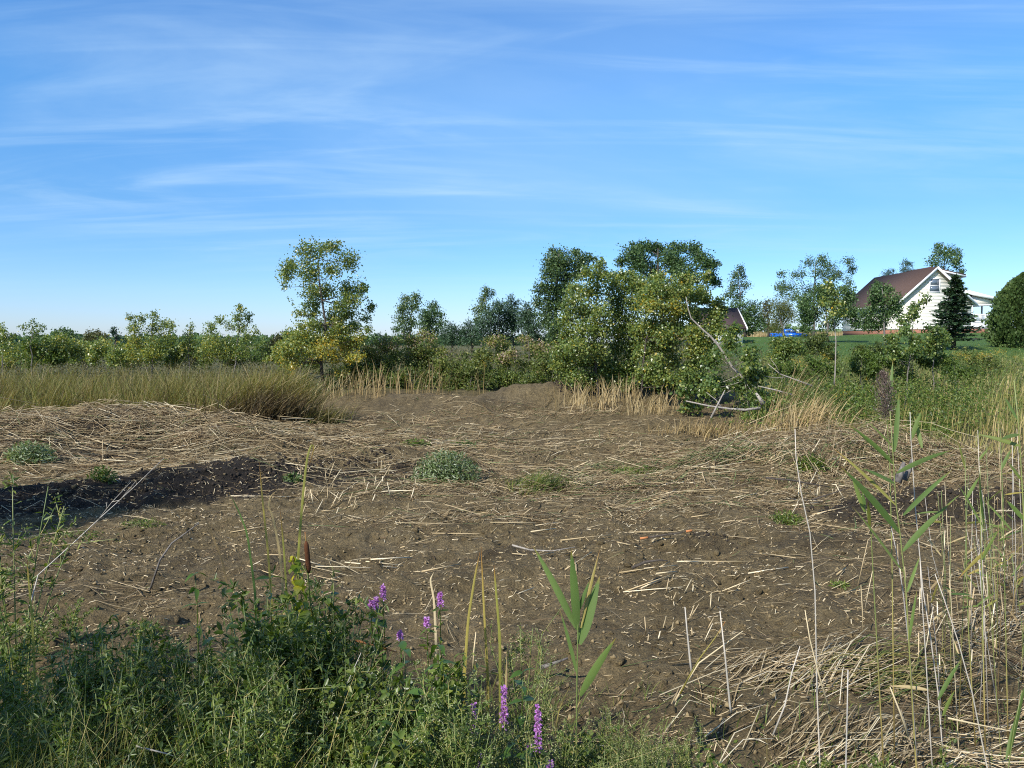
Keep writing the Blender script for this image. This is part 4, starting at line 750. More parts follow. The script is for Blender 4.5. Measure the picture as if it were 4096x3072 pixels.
clump('reed_tuft', 'second sheaf of tall golden reeds leaning right above the straw mound', gx(806, 20.6), 20.6, .35, .3, 60, 1.8, DRYREED, lx=.40, ls=.08, rb=(.1, .6), wd=(.005, .009))
# weeds and grass of the right bank and the field behind
def right_f(x, y):
    a = x / y; return np.clip(ss(.27, .36, a) * ss(17.0, 20.0, y + 2.2 * ss(.44, .60, a)) + 0 * x, 0, 1) * (.4 + 1.1 * vn(x / 1.8, y / 1.8, 5)) * np.clip(24 / y, .3, 1)
n = 28000; X, Yy = scatter(n, 5, 33, 14.5, 47, right_f)
hg = np.interp(Yy, [14, 18, 22, 26, 47], [.2, .36, .50, .62, .60]) * rng.uniform(.4, 1.2, n); far_r = ss(.5, .62, X / Yy)
mb = MB(); blades(X, Yy, hg, rng.uniform(.005, .012, n), np.stack([.15 + .3 * rng.normal(size=n), .25 * rng.normal(size=n)], 1), mb, 4, np.clip(rng.beta(1.5, 2.7, n) + .35 * (vn(X / 1.5, Yy / 1.5, 6) - .45) + .38 * far_r * (Yy < 21), 0, 1), kink=.25)
tag(mb.build('marsh_grass', MARSH, kind='stuff'), 'green and gold marsh grass covering the right bank', 'grass', kind='stuff')
n = 1700; X, Yy = scatter(n, 9, 24, 19.5, 31, lambda x, y: (x / y > .46) * (.3 + vn(x, y, 2)))
mb = MB(); blades(X, Yy, rng.uniform(.6, 1.05, n), rng.uniform(.006, .011, n), np.stack([.12 + .12 * rng.normal(size=n), .1 * rng.normal(size=n)], 1), mb, 5, rng.uniform(.45, 1, n))
tag(mb.build('young_cattails', MARSH, kind='stuff'), 'yellow-tipped young cattails standing in the right bank grass', 'cattails', kind='stuff')
def weeds(name, label, n, x0, x1, y0, y1, f, hmax, mat, leaf, rb=(0, 1)):
    X, Yy = scatter(n, x0, x1, y0, y1, f); hh_ = hmax * rng.random(n) ** .7 * (.5 + .9 * vn(X / 1.1, Yy / 1.1, 7)); pos = np.stack([X, Yy, H(X, Yy) + hh_], 1)
    nr = rng.normal(size=(n, 3)) + [0, 0, .6]; mb = MB(); mb.leaves(T_OVAL, pos, np.cross(nr, rng.normal(size=(n, 3))), nr, leaf * rng.uniform(.6, 1.3, n), np.clip(rng.uniform(*rb, n) + .4 * (vn(X / 2, Yy / 2, 3) - .5), 0, 1))
    return tag(mb.build(name, mat, kind='stuff'), label, 'weeds', kind='stuff')
weeds('leafy_weeds', 'leafy weeds mixed into the right bank below the house', 19000, 5, 30, 18.5, 44, lambda x, y: ss(.22, .34, x / y) * (.2 + 1.2 * vn(x / 2.2, y / 2.2, 8)) * np.clip(22 / y, .2, 1), .95, WEED, .075)
weeds('leafy_weeds', 'taller leafy weeds round the sapling stems in front of the house', 12000, 7, 17, 20.5, 27, lambda x, y: ss(.32, .38, x / y) * (1 - ss(.58, .64, x / y)) * (.2 + 1.2 * vn(x / 1.1, y / 1.1, 18)), 1.15, WEED, .075, (.1, .9))
weeds('leafy_weeds', 'olive and rust weeds filling the field behind the cattails', 14000, -34, -1, 33, 60, lambda x, y: (.3 + vn(x / 3, y / 3, 9)) * np.clip(36 / y, .2, 1), .9, OLIVE, .11, (.1, 1))
weeds('leafy_weeds', 'low weeds along the foot of the central thicket', 9000, -8, 8, 28.5, 36, lambda x, y: .3 + vn(x / 2, y / 2, 10), .7, WEED, .08)
weeds('leafy_weeds', 'grey-brown weeds behind the central thicket', 9000, -6, 14, 36, 62, lambda x, y: .3 + vn(x / 2, y / 2, 12), 1.1, OLIVE, .11, (.2, 1))
n = 5200; X, Yy = scatter(n, 24, 62, 128, 140, lambda x, y: 1 + 0 * x); mb = MB()
blades(X, Yy, rng.uniform(1.0, 1.9, n), np.full(n, .05), np.stack([.1 * rng.normal(size=n)] * 2, 1), mb, 3, rng.uniform(.1, .8, n)); tag(mb.build('corn_field', DRYREED, kind='stuff'), 'tan strip of ripe crop far behind the lawn', 'crop', kind='stuff')
# far woods on the horizon
def far_wood(label, x0, x1, y0, y1, n, zt, mat, sz):
    X, Yy = rng.uniform(x0, x1, n), rng.uniform(y0, y1, n); top = zt * (.55 + .6 * vn(X / 14, Yy / 30, 2)); z = rng.random(n) ** .6 * top + h1((x0 + x1) / 2, y0) - .3; pos = np.stack([X, Yy, z], 1); nr = rng.normal(size=(n, 3)) + [0, -.3, .5]
    mb = MB(); mb.leaves(T_RHOMB, pos, np.cross(nr, rng.normal(size=(n, 3))), nr, sz * rng.uniform(.6, 1.3, n), np.clip(.4 + .25 * rng.normal(size=n), 0, 1)); tag(mb.build('far_wood', mat, kind='stuff'), label, 'woods', kind='stuff')
far_wood('low dark wood on the horizon between the poplar and the far pair', -330, 40, 420, 470, 9000, 5.5, MAPLE, 2.6)
far_wood('low dark wood on the left horizon', -420, -120, 300, 345, 7000, 3.6, MAPLE, 2.2)
far_wood('low wood behind the crop strip', 40, 190, 200, 225, 5000, 4.5, MAPLE, 1.5)

# ------------------------------------------------------------------ goldenrod
def goldenrod(label, px, Y, h0, n=5, group='goldenrod in bloom'):
    bx = gx(px, Y); base = np.array([bx, Y, h1(bx, Y)]); root = thing('goldenrod', label, 'flower', base, group); st = MB(); lf = MB(); fl = MB()
    for i in range(n):
        tp_ = base + np.array([rng.normal() * .18, rng.normal() * .15, h0 * rng.uniform(.75, 1.1)]); b0 = base + np.array([rng.normal() * .06, rng.normal() * .06, -.02])
        st.tube([b0, (b0 + tp_) / 2 + rng.normal(size=3) * .02, tp_], [.006, .005, .003], 4)
        q = rng.random(26)[:, None]; p_ = b0 + (tp_ - b0) * q * .92; nr = rng.normal(size=(26, 3)) + [0, 0, 1]; lf.leaves(T_LANCE, p_, np.cross(nr, rng.normal(size=(26, 3))) + [0, 0, .3], nr, .10, rng.random(26))
        p_ = tp_ + rng.normal(size=(26, 3)) * np.array([.07, .07, .05]); fl.leaves(T_RHOMB, p_, rng.normal(size=(26, 3)), rng.normal(size=(26, 3)), .035, rng.random(26))
    st.build('stem', REEDST, root, base, kind='stuff'); lf.build('foliage', WEED, root, base); fl.build('flower_head', GOLD, root, base, kind='stuff')
for lb, px, Y, h_ in (('yellow goldenrod at the top of the dirt slope', 484, 30, 1.15), ('yellow goldenrod right of the round olive bush', 798, 29, 1.35), ('yellow goldenrod among weeds left of the lone thin poplar', 822, 30, 1.3), ('small goldenrod below the bushy sapling', 872, 26, 1.0), ('goldenrod on the lawn edge right of the spruce', 962, 34, 1.1),
                      ('goldenrod below the egg-shaped evergreen', 1000, 36, 1.15), ('goldenrod by the lawn below the porch', 982, 35, 1.0), ('dull goldenrod at the foot of the lone thin poplar', 846, 24.5, .8)):
    goldenrod(lb, px, Y, h_, 7)

# ------------------------------------------------------------------ litter: straw, chips, clods
ZONES = [(-9.2, 19.8, 5.8, 2.9, 1.3), (-12.5, 16.5, 3.4, 2.2, .9), (-3.2, 20.0, 3.0, 2.0, .42), (-4.0, 17.6, 1.8, .6, .8), (1.2, 14.6, 3.0, .8, .95), (0.2, 16.3, 2.5, .7, .6), (4.2, 15.9, 2.4, .9, 1.2), (7.2, 17.0, 2.7, 1.6, 1.9), (9.6, 15.6, 2.2, 1.6, 1.0), (5.2, 14.2, 2.0, .7, .8),
         (-.6, 12.2, 1.6, .5, .50), (2.4, 12.9, 2.0, .7, .42), (4.6, 13.4, 1.6, .6, .55), (5.4, 11.3, 1.5, .5, .5), (3.0, 6.2, 1.2, .6, .55), (4.4, 5.4, 1.4, 1.3, .85), (5.2, 8.0, 1.3, 1.6, .6), (3.2, 4.6, 1.0, .5, .5), (1.6, 19.5, 4.0, 2.0, .22), (1.0, 24.0, 4.0, 1.6, .30), (-2.4, 14.2, 1.0, .5, .45), (2.4, 24.6, 3.0, .8, .4), (1.6, 5.4, .8, .5, .35), (-4.5, 8.2, 1.2, .4, .22)]
def straw_f(x, y):
    d = np.full_like(x, .016)
    for (cx, cy, rx, ry, s_) in ZONES: d = d + s_ * np.exp(-((x - cx) / rx) ** 2 - ((y - cy) / ry) ** 2)
    return d * np.clip(-.15 + 2.1 * vn(x / .9, y / .6, 11) * (.4 + 1.2 * vn(x / .35, y / .3, 13)), .05, 2) / 1.9 * np.where((y > 26.5) | (y < 3.0), .15, 1)
def lay(n, f, lo, hi, rlo, rhi, lift, box=(-15, 11, 3.0, 27)):
    X, Yy = scatter(n, *box, f); th = .22 + .8 * fbm(X, Yy, 5, 1, 31) + rng.normal(size=n) * .55 + np.where(rng.random(n) < .28, rng.random(n) * 3.14, 0)
    l = np.exp(rng.uniform(math.log(lo), math.log(hi), n)) * np.where(Yy < 8, .8, 1); dx, dy = np.cos(th) * l / 2, np.sin(th) * l / 2; pile = np.clip(straw_f(X, Yy), 0, 1)
    def pt(u, up): return np.stack([X + u * dx, Yy + u * dy, np.maximum(H(X + u * dx, Yy + u * dy), 0 * X - 1) + up], 1)
    a0 = .004 + lift * rng.random(n) ** 2 * (.3 + 1.6 * pile); tilt = l * .16 * rng.normal(size=n) * (.3 + pile)
    r = rng.uniform(rlo, rhi, n) * np.interp(Yy, [0, 7, 10, 14, 22], [.6, .65, .95, 1.1, 1.35]); q0, q1 = pt(-1, a0 + np.maximum(0, -tilt)), pt(1, a0 + np.maximum(0, tilt)); qm = (q0 + q1) / 2 + rng.normal(size=(n, 3)) * (.035 * l)[:, None]
    qm[:, 2] = np.maximum((q0 + q1)[:, 2] / 2, pt(0, .002)[:, 2] * .6 + .4 * (q0 + q1)[:, 2] / 2); return X, Yy, l, q0, qm, q1, r
def straw_rnd(n, X, Yy):
    r = rng.beta(1.7, 2.2, n) * .85; g = rng.random(n) < np.clip(.05 + .40 * np.exp(-((X - 3.6) / 4.0) ** 2 - ((Yy - 15.8) / 1.1) ** 2), 0, .5); r[g] = rng.uniform(.87, 1, g.sum()); return r
n = 29000; X, Yy, l, p0, pm, p1, r = lay(n, straw_f, .05, .75, .0024, .0066, .13); mb = MB(); mb.stalks(p0, pm, p1, r, r * rng.uniform(.5, 1, n), straw_rnd(n, X, Yy))
n3_ = 2600; X, Yy, l, p0, pm, p1, r = lay(n3_, lambda x, y: 1.5 * np.exp(-((x + 9.6) / 5.5) ** 2 - ((y - 19.6) / 2.8) ** 2) + 1.5 * np.exp(-((x - 7.0) / 2.6) ** 2 - ((y - 16.8) / 1.5) ** 2) + .6 * np.exp(-((x - 2) / 4) ** 2 - ((y - 15.4) / 1.2) ** 2) + .25 * np.exp(-((x + 3) / 3) ** 2 - ((y - 19) / 2) ** 2), .35, 1.3, .005, .0095, .26); mb.stalks(p0, pm, p1, r, r * rng.uniform(.5, 1, n3_), rng.beta(1.9, 1.7, n3_) * .85)
# flat dry leaves in the same litter
n2 = 9000; X, Yy, l, p0, pm, p1, r = lay(n2, straw_f, .15, .75, .004, .010, .10); a_ = unit(p1 - p0); sd2 = unit(np.cross(a_, np.tile([0, 0, 1.], (n2, 1))) + rng.normal(size=(n2, 3)) * .4)
mb.ribbons(np.stack([p0, pm + [0, 0, .01], p1], 1), np.stack([r * .6, r, r * .2], 1), sd2, straw_rnd(n2, X, Yy)); tag(mb.build('straw_litter', STRAW, kind='stuff'), 'broken reed straw strewn over the mud and heaped in mounds', 'straw', kind='stuff')
n = 17000; X, Yy, l, p0, pm, p1, r = lay(n, lambda x, y: np.clip(.16 + 1.5 * vn(x / 1.1, y / .8, 14) ** 2 * (.3 + vn(x / .3, y / .3, 16)), 0, 1) * (y < 22) * np.clip(13 / y, .2, 1), .02, .09, .0035, .0085, .014, (-8, 8, 4.0, 22)); mb = MB(); mb.sticks(p0, p1, r, r, rng.beta(2.6, 1.6, n) * .85)
n = 10000; X, Yy, l, p0, pm, p1, r = lay(n, lambda x, y: np.clip(.25 + vn(x / .8, y / .8, 15), 0, 1) * (y < 24) * np.clip(12 / y, .2, 1), .04, .22, .0018, .0042, .03, (-9, 9, 4.0, 24)); mb.sticks(p0, p1, r, r * .6, rng.beta(1.3, 2.6, n) * .6)
tag(mb.build('reed_chips', STRAW, kind='stuff'), 'pale chopped reed chips scattered over the bare mud', 'chips', kind='stuff')
ph = (1 + 5 ** .5) / 2; ico = unit(np.array([(-1, ph, 0), (1, ph, 0), (-1, -ph, 0), (1, -ph, 0), (0, -1, ph), (0, 1, ph), (0, -1, -ph), (0, 1, -ph), (ph, 0, -1), (ph, 0, 1), (-ph, 0, -1), (-ph, 0, 1)], float))
icf = np.array([[0, 11, 5], [0, 5, 1], [0, 1, 7], [0, 7, 10], [0, 10, 11], [1, 5, 9], [5, 11, 4], [11, 10, 2], [10, 7, 6], [7, 1, 8], [3, 9, 4], [3, 4, 2], [3, 2, 6], [3, 6, 8], [3, 8, 9], [4, 9, 5], [2, 4, 11], [6, 2, 10], [8, 6, 7], [9, 8, 1]])
mb = MB()
for v_ in range(6):
    T = np.array([(1, 0, 0), (0, 1, 0), (-1, 0, 0), (0, -1, 0), (0, 0, 1), (0, 0, -.6)], float) * rng.uniform(.5, 1.3, (6, 1)) + rng.normal(size=(6, 3)) * .15; n = 1800; icf = np.array([[0, 1, 4], [1, 2, 4], [2, 3, 4], [3, 0, 4], [1, 0, 5], [2, 1, 5], [3, 2, 5], [0, 3, 5]])
    X, Yy = scatter(n, -9, 9, 4.2, 20, lambda x, y: np.clip(12 / y, .2, 1) * (.25 + 1.2 * vn(x / 1.3, y / 1.3, 17))); sz_ = np.exp(rng.uniform(math.log(.006), math.log(.030), n)); a = rng.random(n) * 6.283
    mb.leaves((T, [icf]), np.stack([X, Yy, H(X, Yy) + sz_ * .1], 1), np.stack([np.cos(a), np.sin(a), .2 * rng.normal(size=n)], 1), np.tile([0, 0, 1.], (n, 1)) + rng.normal(size=(n, 3)) * .2, sz_, rng.random(n))
tag(mb.build('mud_clods', CLODM, kind='stuff'), 'small crumbled clods of brown mud over the basin floor', 'mud', kind='stuff')
mb = MB()
for (x0, y0, x1, y1, sg, n, lo_, hi_) in ((-9.5, 11.3, -4.6, 15.0, .45, 700, .010, .038), (-5.0, 15.0, -2.6, 17.3, .30, 420, .012, .05), (-2.4, 16.5, -1.0, 16.7, .25, 200, .012, .045), (5.2, 12.2, 8.8, 12.0, .45, 600, .010, .045), (2.45, 10.45, 3.05, 10.5, .13, 40, .008, .025), (1.6, 27.0, 3.2, 27.6, .3, 90, .02, .06), (-12, 18.5, -6, 20.5, 1.1, 330, .02, .06)):
    T = ico * rng.uniform(.6, 1.25, (12, 1)); u = rng.random(n); X = x0 + (x1 - x0) * u + rng.normal(size=n) * sg; Yy = y0 + (y1 - y0) * u + rng.normal(size=n) * sg; sz_ = np.exp(rng.uniform(math.log(lo_), math.log(hi_), n)); a = rng.random(n) * 6.283
    mb.leaves((T, [np.array([[0, 11, 5], [0, 5, 1], [0, 1, 7], [0, 7, 10], [0, 10, 11], [1, 5, 9], [5, 11, 4], [11, 10, 2], [10, 7, 6], [7, 1, 8], [3, 9, 4], [3, 4, 2], [3, 2, 6], [3, 6, 8], [3, 8, 9], [4, 9, 5], [2, 4, 11], [6, 2, 10], [8, 6, 7], [9, 8, 1]])]), np.stack([X, Yy, H(X, Yy) + sz_ * .15], 1), np.stack([np.cos(a), np.sin(a), .3 * rng.normal(size=n)], 1), np.tile([0, 0, 1.], (n, 1)) + rng.normal(size=(n, 3)) * .3, sz_, rng.random(n))
tag(mb.build('muck_clods', PEATM, kind='stuff'), 'black peaty clods heaped along the ditch and the muck heaps', 'muck', kind='stuff')
mb = MB()
for v_ in range(4):
    T = ico * rng.uniform(.45, 1.3, (12, 1)) * np.array([1, .8, .7]); n = 420; X, Yy = scatter(n, -8, 8, 5, 20, lambda x, y: np.clip(11 / y, .2, 1) * ss(.4, .7, vn(x / 1.6, y / 1.6, 27))); sz_ = np.exp(rng.uniform(math.log(.025), math.log(.075), n)); a = rng.random(n) * 6.283
    mb.leaves((T, [np.array([[0, 11, 5], [0, 5, 1], [0, 1, 7], [0, 7, 10], [0, 10, 11], [1, 5, 9], [5, 11, 4], [11, 10, 2], [10, 7, 6], [7, 1, 8], [3, 9, 4], [3, 4, 2], [3, 2, 6], [3, 6, 8], [3, 8, 9], [4, 9, 5], [2, 4, 11], [6, 2, 10], [8, 6, 7], [9, 8, 1]])]), np.stack([X, Yy, H(X, Yy) - sz_ * .1], 1), np.stack([np.cos(a), np.sin(a), .3 * rng.normal(size=n)], 1), np.tile([0, 0, 1.], (n, 1)) + rng.normal(size=(n, 3)) * .4, sz_, rng.random(n))
tag(mb.build('mud_lumps', GROUND, kind='stuff'), 'larger broken lumps of mud turned up across the basin', 'mud', kind='stuff')
# single stalks one can pick out
SV = []
for i in range(7):
    q = MB(); b_ = rng.normal() * .006; q.tube([(0, 0, 0), (.5, b_, .003), (1, 0, 0)], [.0085, .008, .006], 5, r=rng.uniform(.5, .85)); SV.append(q.mesh('reed_stalk', STRAW, smooth=True))
def stalk(p0, p1, rs, label, group, name='reed_stalk', var=None):
    p0, p1 = np.array(p0, float), np.array(p1, float); ln_ = np.linalg.norm(p1 - p0); o_ = bpy.data.objects.new(name, SV[random.randrange(7) if var is None else var]); C.objects.link(o_)
    d = Vector((p1 - p0) / ln_); M = d.to_track_quat('X', 'Z').to_matrix().to_4x4(); M.translation = Vector(p0); o_.matrix_world = M @ Matrix.Diagonal((ln_, rs, rs, 1)); return tag(o_, label, 'reed stalk', group)
def lying(px, py, lpx, ang, rs, label, group):
    x0, y0 = gnd(px, py); l_ = lpx / F * y0; dx, dy = math.cos(ang) * l_, math.sin(ang) * l_; x1, y1 = x0 + dx, y0 + dy
    stalk((x0, y0, h1(x0, y0) + .02), (x1, y1, h1(x1, y1) + .02 + .04 * random.random()), rs, label, group)
GL = {'m': ('pale broken reed stalk lying on the churned mud of the basin', 'stalks lying on the mud'), 'l': ('pale reed stalk lying on the straw heap at left', 'stalks on the left heap'), 'r': ('pale reed stalk lying on the straw mound at right', 'stalks on the right mound')}
for i in range(80): lying(rng.uniform(220, 900), rng.uniform(470, 600), rng.uniform(12, 60), rng.normal() * .5 + .2, rng.uniform(.6, 1.1), *GL['m'])
for i in range(45): lying(rng.uniform(0, 250), rng.uniform(415, 475), rng.uniform(15, 50), rng.normal() * .5, rng.uniform(.8, 1.4), *GL['l'])
for i in range(45): lying(rng.uniform(740, 900), rng.uniform(425, 475), rng.uniform(20, 60), .45 + rng.normal() * .25, rng.uniform(.8, 1.3), *GL['r'])
def stub(px, py, hpx, lean, rs, label, group):
    x0, y0 = gnd(px, py); z0 = h1(x0, y0); l_ = hpx / F * y0; stalk((x0, y0, z0 - .03), (x0 + lean * l_, y0 + rng.normal() * .1 * l_, z0 + l_), rs, label, group, 'reed_stub')
for i in range(34): stub(rng.uniform(300, 420), rng.uniform(475, 520), rng.uniform(8, 20), .3 + .3 * rng.normal(), rng.uniform(.7, 1.2), 'short pale cut reed stub in the stubble patch left of the green weed mound', 'stubble left of the weed mound')
for i in range(22): stub(rng.uniform(790, 860), rng.uniform(470, 505), rng.uniform(8, 22), -.1 + .3 * rng.normal(), rng.uniform(.7, 1.1), 'short pale cut reed stub below the straw mound at right', 'stubble below the right mound')
for i in range(26): stub(rng.uniform(840, 1010), rng.uniform(560, 690), rng.uniform(20, 60), .1 * rng.normal(), rng.uniform(.5, .8), 'upright dry reed stub among the reeds at lower right', 'stubble at lower right')
for i in range(16): stub(rng.uniform(640, 720), rng.uniform(600, 650), rng.uniform(8, 20), .25 + .2 * rng.normal(), rng.uniform(.6, .8), 'short cut stub in the mud below centre right', 'stubs in the mud')

# ------------------------------------------------------------------ plants on the basin floor
def mound_plant(name, label, px, py, wpx, hpx, n, leaf, mat, tpl=T_LANCE, rb=(.2, 1)):
    x0, y0 = gnd(px, py); rx = wpx / F * y0; hz = hpx / F * y0; base = np.array([x0, y0 + rx * .3, h1(x0, y0 + rx * .3)]); root = thing(name, label, 'plant', base); st = MB(); lf = MB()
    for i in range(max(8, n // 60)):
        b = ball(1)[0]; tp_ = base + np.array([b[0] * rx, b[1] * rx * .6, hz * (.5 + .5 * rng.random()) * math.sqrt(max(.05, 1 - b[0] ** 2))]); st.tube([base + np.array([b[0] * rx * .5, b[1] * rx * .3, -.02]), (base + tp_) / 2 + [0, 0, .02], tp_], [.006, .005, .003], 4)
    b = ball(n, .4); pos = base + np.stack([b[:, 0] * rx, b[:, 1] * rx * .6, np.abs(b[:, 2]) * hz], 1); nr = rng.normal(size=(n, 3)) * .8 + b + [0, 0, .4]; lf.leaves(tpl, pos, np.cross(nr, rng.normal(size=(n, 3))) + b * .6, nr, leaf * rng.uniform(.6, 1.3, n), rng.uniform(*rb, n))
    st.build('stem', REEDST, root, base, kind='stuff'); lf.build('foliage', mat, root, base); return root
GREYGR = leafM('pale_weed_leaf', [(0, (.055, .10, .03)), (.5, (.12, .17, .06)), (.85, (.24, .29, .17)), (1, (.38, .42, .33))], .3, .5)
mound_plant('weed_mound', 'rounded grey-green weed mound lying in the middle of the straw', 446, 486, 36, 33, 2600, .085, GREYGR)
mound_plant('weed_patch', 'low leafy weed patch on the mud above the weed mound, left half', 415, 450, 17, 7, 420, .08, WEED, T_OVAL)
mound_plant('weed_patch', 'low leafy weed patch on the mud above the weed mound, right half', 462, 450, 16, 9, 460, .09, GREYGR, T_OVAL, (0, .6))
mound_plant('weed_mound', 'pale weed clump on the left straw heap', 25, 466, 26, 22, 1300, .10, GREYGR)
mound_plant('weed_patch', 'small green weed tuft on the dark ditch bank at left', 100, 486, 14, 14, 260, .09, WEED)
mound_plant('weed_patch', 'dark green leafy patch below the straw mound at right', 812, 474, 16, 16, 520, .09, DARKWEED)
mound_plant('weed_patch', 'green creeping weeds at the right above the muck heaps', 930, 440, 34, 16, 1100, .09, WEED, T_OVAL)
mound_plant('weed_patch', 'green weeds trailing along the straw swath at centre right', 640, 478, 30, 7, 420, .07, WEED)
mound_plant('weed_patch', 'uprooted dark weed tuft on the mud at right', 788, 525, 20, 14, 520, .06, DARKWEED)
mound_plant('weed_patch', 'flat green weed on the near mud at lower right', 840, 590, 10, 4, 130, .05, WEED)
mound_plant('weed_patch', 'seedling weeds on the mud in front of the ditch', 140, 532, 24, 8, 240, .05, WEED)
mound_plant('weed_patch', 'bluish leaf tuft in the shaded mud of the ditch', 292, 482, 12, 10, 180, .08, GREYGR, T_OVAL, (0, .5))
mound_plant('weed_patch', 'pale green seedlings on the mud at far left', 60, 545, 40, 8, 320, .05, WEED)
clump('reed_tuft', 'drooping blue-green reed bundle right of the weed mound', gx(536, 14.7), 14.7, .5, .35, 260, .45, MARSH, lx=.7, ls=.5, rb=(.05, .6))
# muck logs and sticks
branch('log', 'left of two stubby brown logs jutting from the muck heap at right', 12.9, [(897, 482), (901, 472), (904, 462)], .075, BARK, 'log')
branch('log', 'right of two stubby brown logs jutting from the muck heap at right', 13.1, [(904, 480), (909, 470), (912, 459)], .06, BARK, 'log')
branch('stick', 'long dark stick lying under the straw mound at right', 12.9, [(766, 478), (790, 480), (812, 484), (830, 487)], .02, DARKBARK, 'stick')
branch('stick', 'dark forked stick pointing to the muck heap at right', 12.0, [(812, 500), (830, 494), (848, 488)], .016, DARKBARK, 'stick')
st_o = branch('stick', 'dark cut branch with orange ends lying on the mud', 10.55, [(648, 537.5), (664, 535), (678, 533), (686, 531.5)], .016, DARKBARK, 'stick')
for a_, b_ in (((640, 538.5), (648, 537.5)), ((686, 531.5), (692, 530.5))):
    q = MB(); q.tube([at(*a_, 10.53), at(*b_, 10.53)], [.017, .017], 6); o_ = q.build('cut_end', CUTWOOD, st_o, np.array(st_o.location)); o_['label'] = 'bright orange cut end'
branch('stick', 'bent grey stick on the mud in front of the weed mound', 9.6, [(512, 545), (530, 550), (552, 551), (575, 547)], .014, PALEBARK, 'stick')
branch('stick', 'dark curved root lying on the mud right of centre', 8.6, [(632, 568), (645, 562), (660, 560), (668, 561)], .02, DARKBARK, 'stick')
branch('stick', 'twisted dark stick on the left mud below the ditch', 8.3, [(150, 590), (160, 560), (172, 543), (190, 530), (199, 523)], .014, BARK, 'stick')
branch('stick', 'brown half-buried stick in the near mud below the green reed', 6.2, [(540, 668), (552, 664), (568, 658)], .022, BARK, 'stick')

# ------------------------------------------------------------------ near reeds and cattails, leaf by leaf
def ribbon_leaf(parent, base_w, tip_w, wid, mat, root, sag=.10, curl=0., name='leaf'):
    a, b = np.array(base_w), np.array(tip_w); ln_ = np.linalg.norm(b - a); q = np.linspace(0, 1, 9)
    P = a + (b - a) * q[:, None] + np.array([0, 0, 1]) * (sag * ln_ * 4 * q * (1 - q))[:, None]
    d = unit(b - a); view = unit((a + b) / 2 - np.array([0, 0, CAMZ])); sd_ = unit(np.cross(d, unit(rng.normal(size=3) * .3 + np.array([-.1, -.8, .5]))))
    W = wid * 1.08 * np.interp(q, [0, .08, .3, .6, .9, 1], [.35, .7, 1, .8, .25, .02]); nn = np.cross(d, sd_)
    v = np.concatenate([P - sd_ * W[:, None] + nn * W[:, None] * .35, P, P + sd_ * W[:, None] + nn * W[:, None] * .35]); k = 9
    f = np.array([[i, i + 1, k + i + 1, k + i] for i in range(k - 1)] + [[k + i, k + i + 1, 2 * k + i + 1, 2 * k + i] for i in range(k - 1)])
    m_ = MB(); m_.add(v, f, rng.random(), np.tile(q, 3)); return m_.build(name, mat, parent, root, True)
def reed(name, label, Y, stem, leaves_, smat=None, lmat=None, r=.005, group=None, cat='reed', wid=.017, mats=None):
    P = np.array([at(px, py, Y) for px, py in stem]); b = P[0].copy(); zb = h1(b[0], b[1])
    if P[0][2] > zb + .02:                               # carry the stem on down to the soil
        d = P[0] - P[1]; ext = P[0] + d / max(1e-6, -d[2]) * (P[0][2] - zb + .03) if d[2] < -.02 else np.array([b[0], b[1], zb - .03]); ext[:2] = np.clip(ext[:2], P[0][:2] - .25, P[0][:2] + .25); ext[2] = zb - .03; P = np.vstack([ext, P])
    root = thing(name, label, cat, P[0], group); s_ = MB(); s_.tube(P, np.linspace(r, r * .45, len(P)), 6, rng.random()); s_.build('stem', smat or REEDST, root, P[0], True)
    for i, lv in enumerate(leaves_):
        (bx, by), (tx_, ty_) = lv[0], lv[1]; dy = lv[2] if len(lv) > 2 else rng.uniform(-.12, .12); wd = lv[3] if len(lv) > 3 else wid; mt = (lv[4] if len(lv) > 4 else None) or lmat or REEDLF
        ribbon_leaf(root, at(bx, by, Y), at(tx_, ty_, Y + dy), wd, mt, P[0], .03)
    return root
reed('phragmites', 'tall green reed with long paired leaves at right, in front of the mud', 4.4, [(917, 775), (915, 749), (911, 680), (906, 591), (900, 533), (896, 504), (893, 455), (890, 411)],
     [((903, 571), (852, 506), .1, .018), ((900, 533), (841, 467), -.1, .019, None), ((896, 505), (833, 448), .1, .012, REEDYL), ((895, 483), (861, 468), -.05, .014), ((893, 464), (849, 425), .05, .014), ((893, 446), (867, 421), 0, .012), ((894, 452), (899, 393), .1, .016),
      ((897, 473), (953, 450), .1, .013), ((903, 515), (952, 470), -.1, .016), ((903, 551), (952, 502), .12, .016), ((907, 592), (920, 556), .1, .010), ((909, 640), (917, 590), 0, .008)], r=.0055)
reed('phragmites', 'short green reed close left of the tall leafy reed', 4.5, [(880, 700), (877, 645), (874, 591), (871, 533), (865, 505)], [((865, 512), (851, 474), .05, .014), ((870, 528), (868, 500), -.1, .010, REEDYL), ((865, 506), (862, 492), 0, .009)], r=.005)
reed('phragmites', 'grey leafless reed with feathery thin tip standing alone in the near mud', 4.6, [(821, 775), (820, 767), (817, 692), (815, 591), (810, 533), (801, 492), (796, 458), (795, 429)], [], GREYST, r=.0052)
reed('phragmites', 'grey reed crossing behind the tall leafy reed', 4.9, [(942, 742), (938, 692), (930, 634), (923, 591), (915, 504), (911, 440), (910, 412)], [((911, 440), (922, 410), 0, .013), ((922, 448), (914, 416), .1, .012)], GREYST, r=.005)
reed('phragmites', 'thin grey reed ending below the leaves of the tall leafy reed', 4.7, [(916, 752), (910, 657), (903, 591), (897, 555), (891, 526)], [], GREYST, r=.0045)
reed('phragmites', 'grey reed slanting down to the lower right corner', 4.2, [(989, 775), (987, 767), (972, 692), (958, 641), (945, 602), (935, 574)], [], GREYST, r=.0048)
reed('phragmites', 'short grey broken reed standing at the bottom right of centre', 4.1, [(845.5, 775), (846, 760), (847, 720), (848, 670)], [], GREYST, r=.0062)
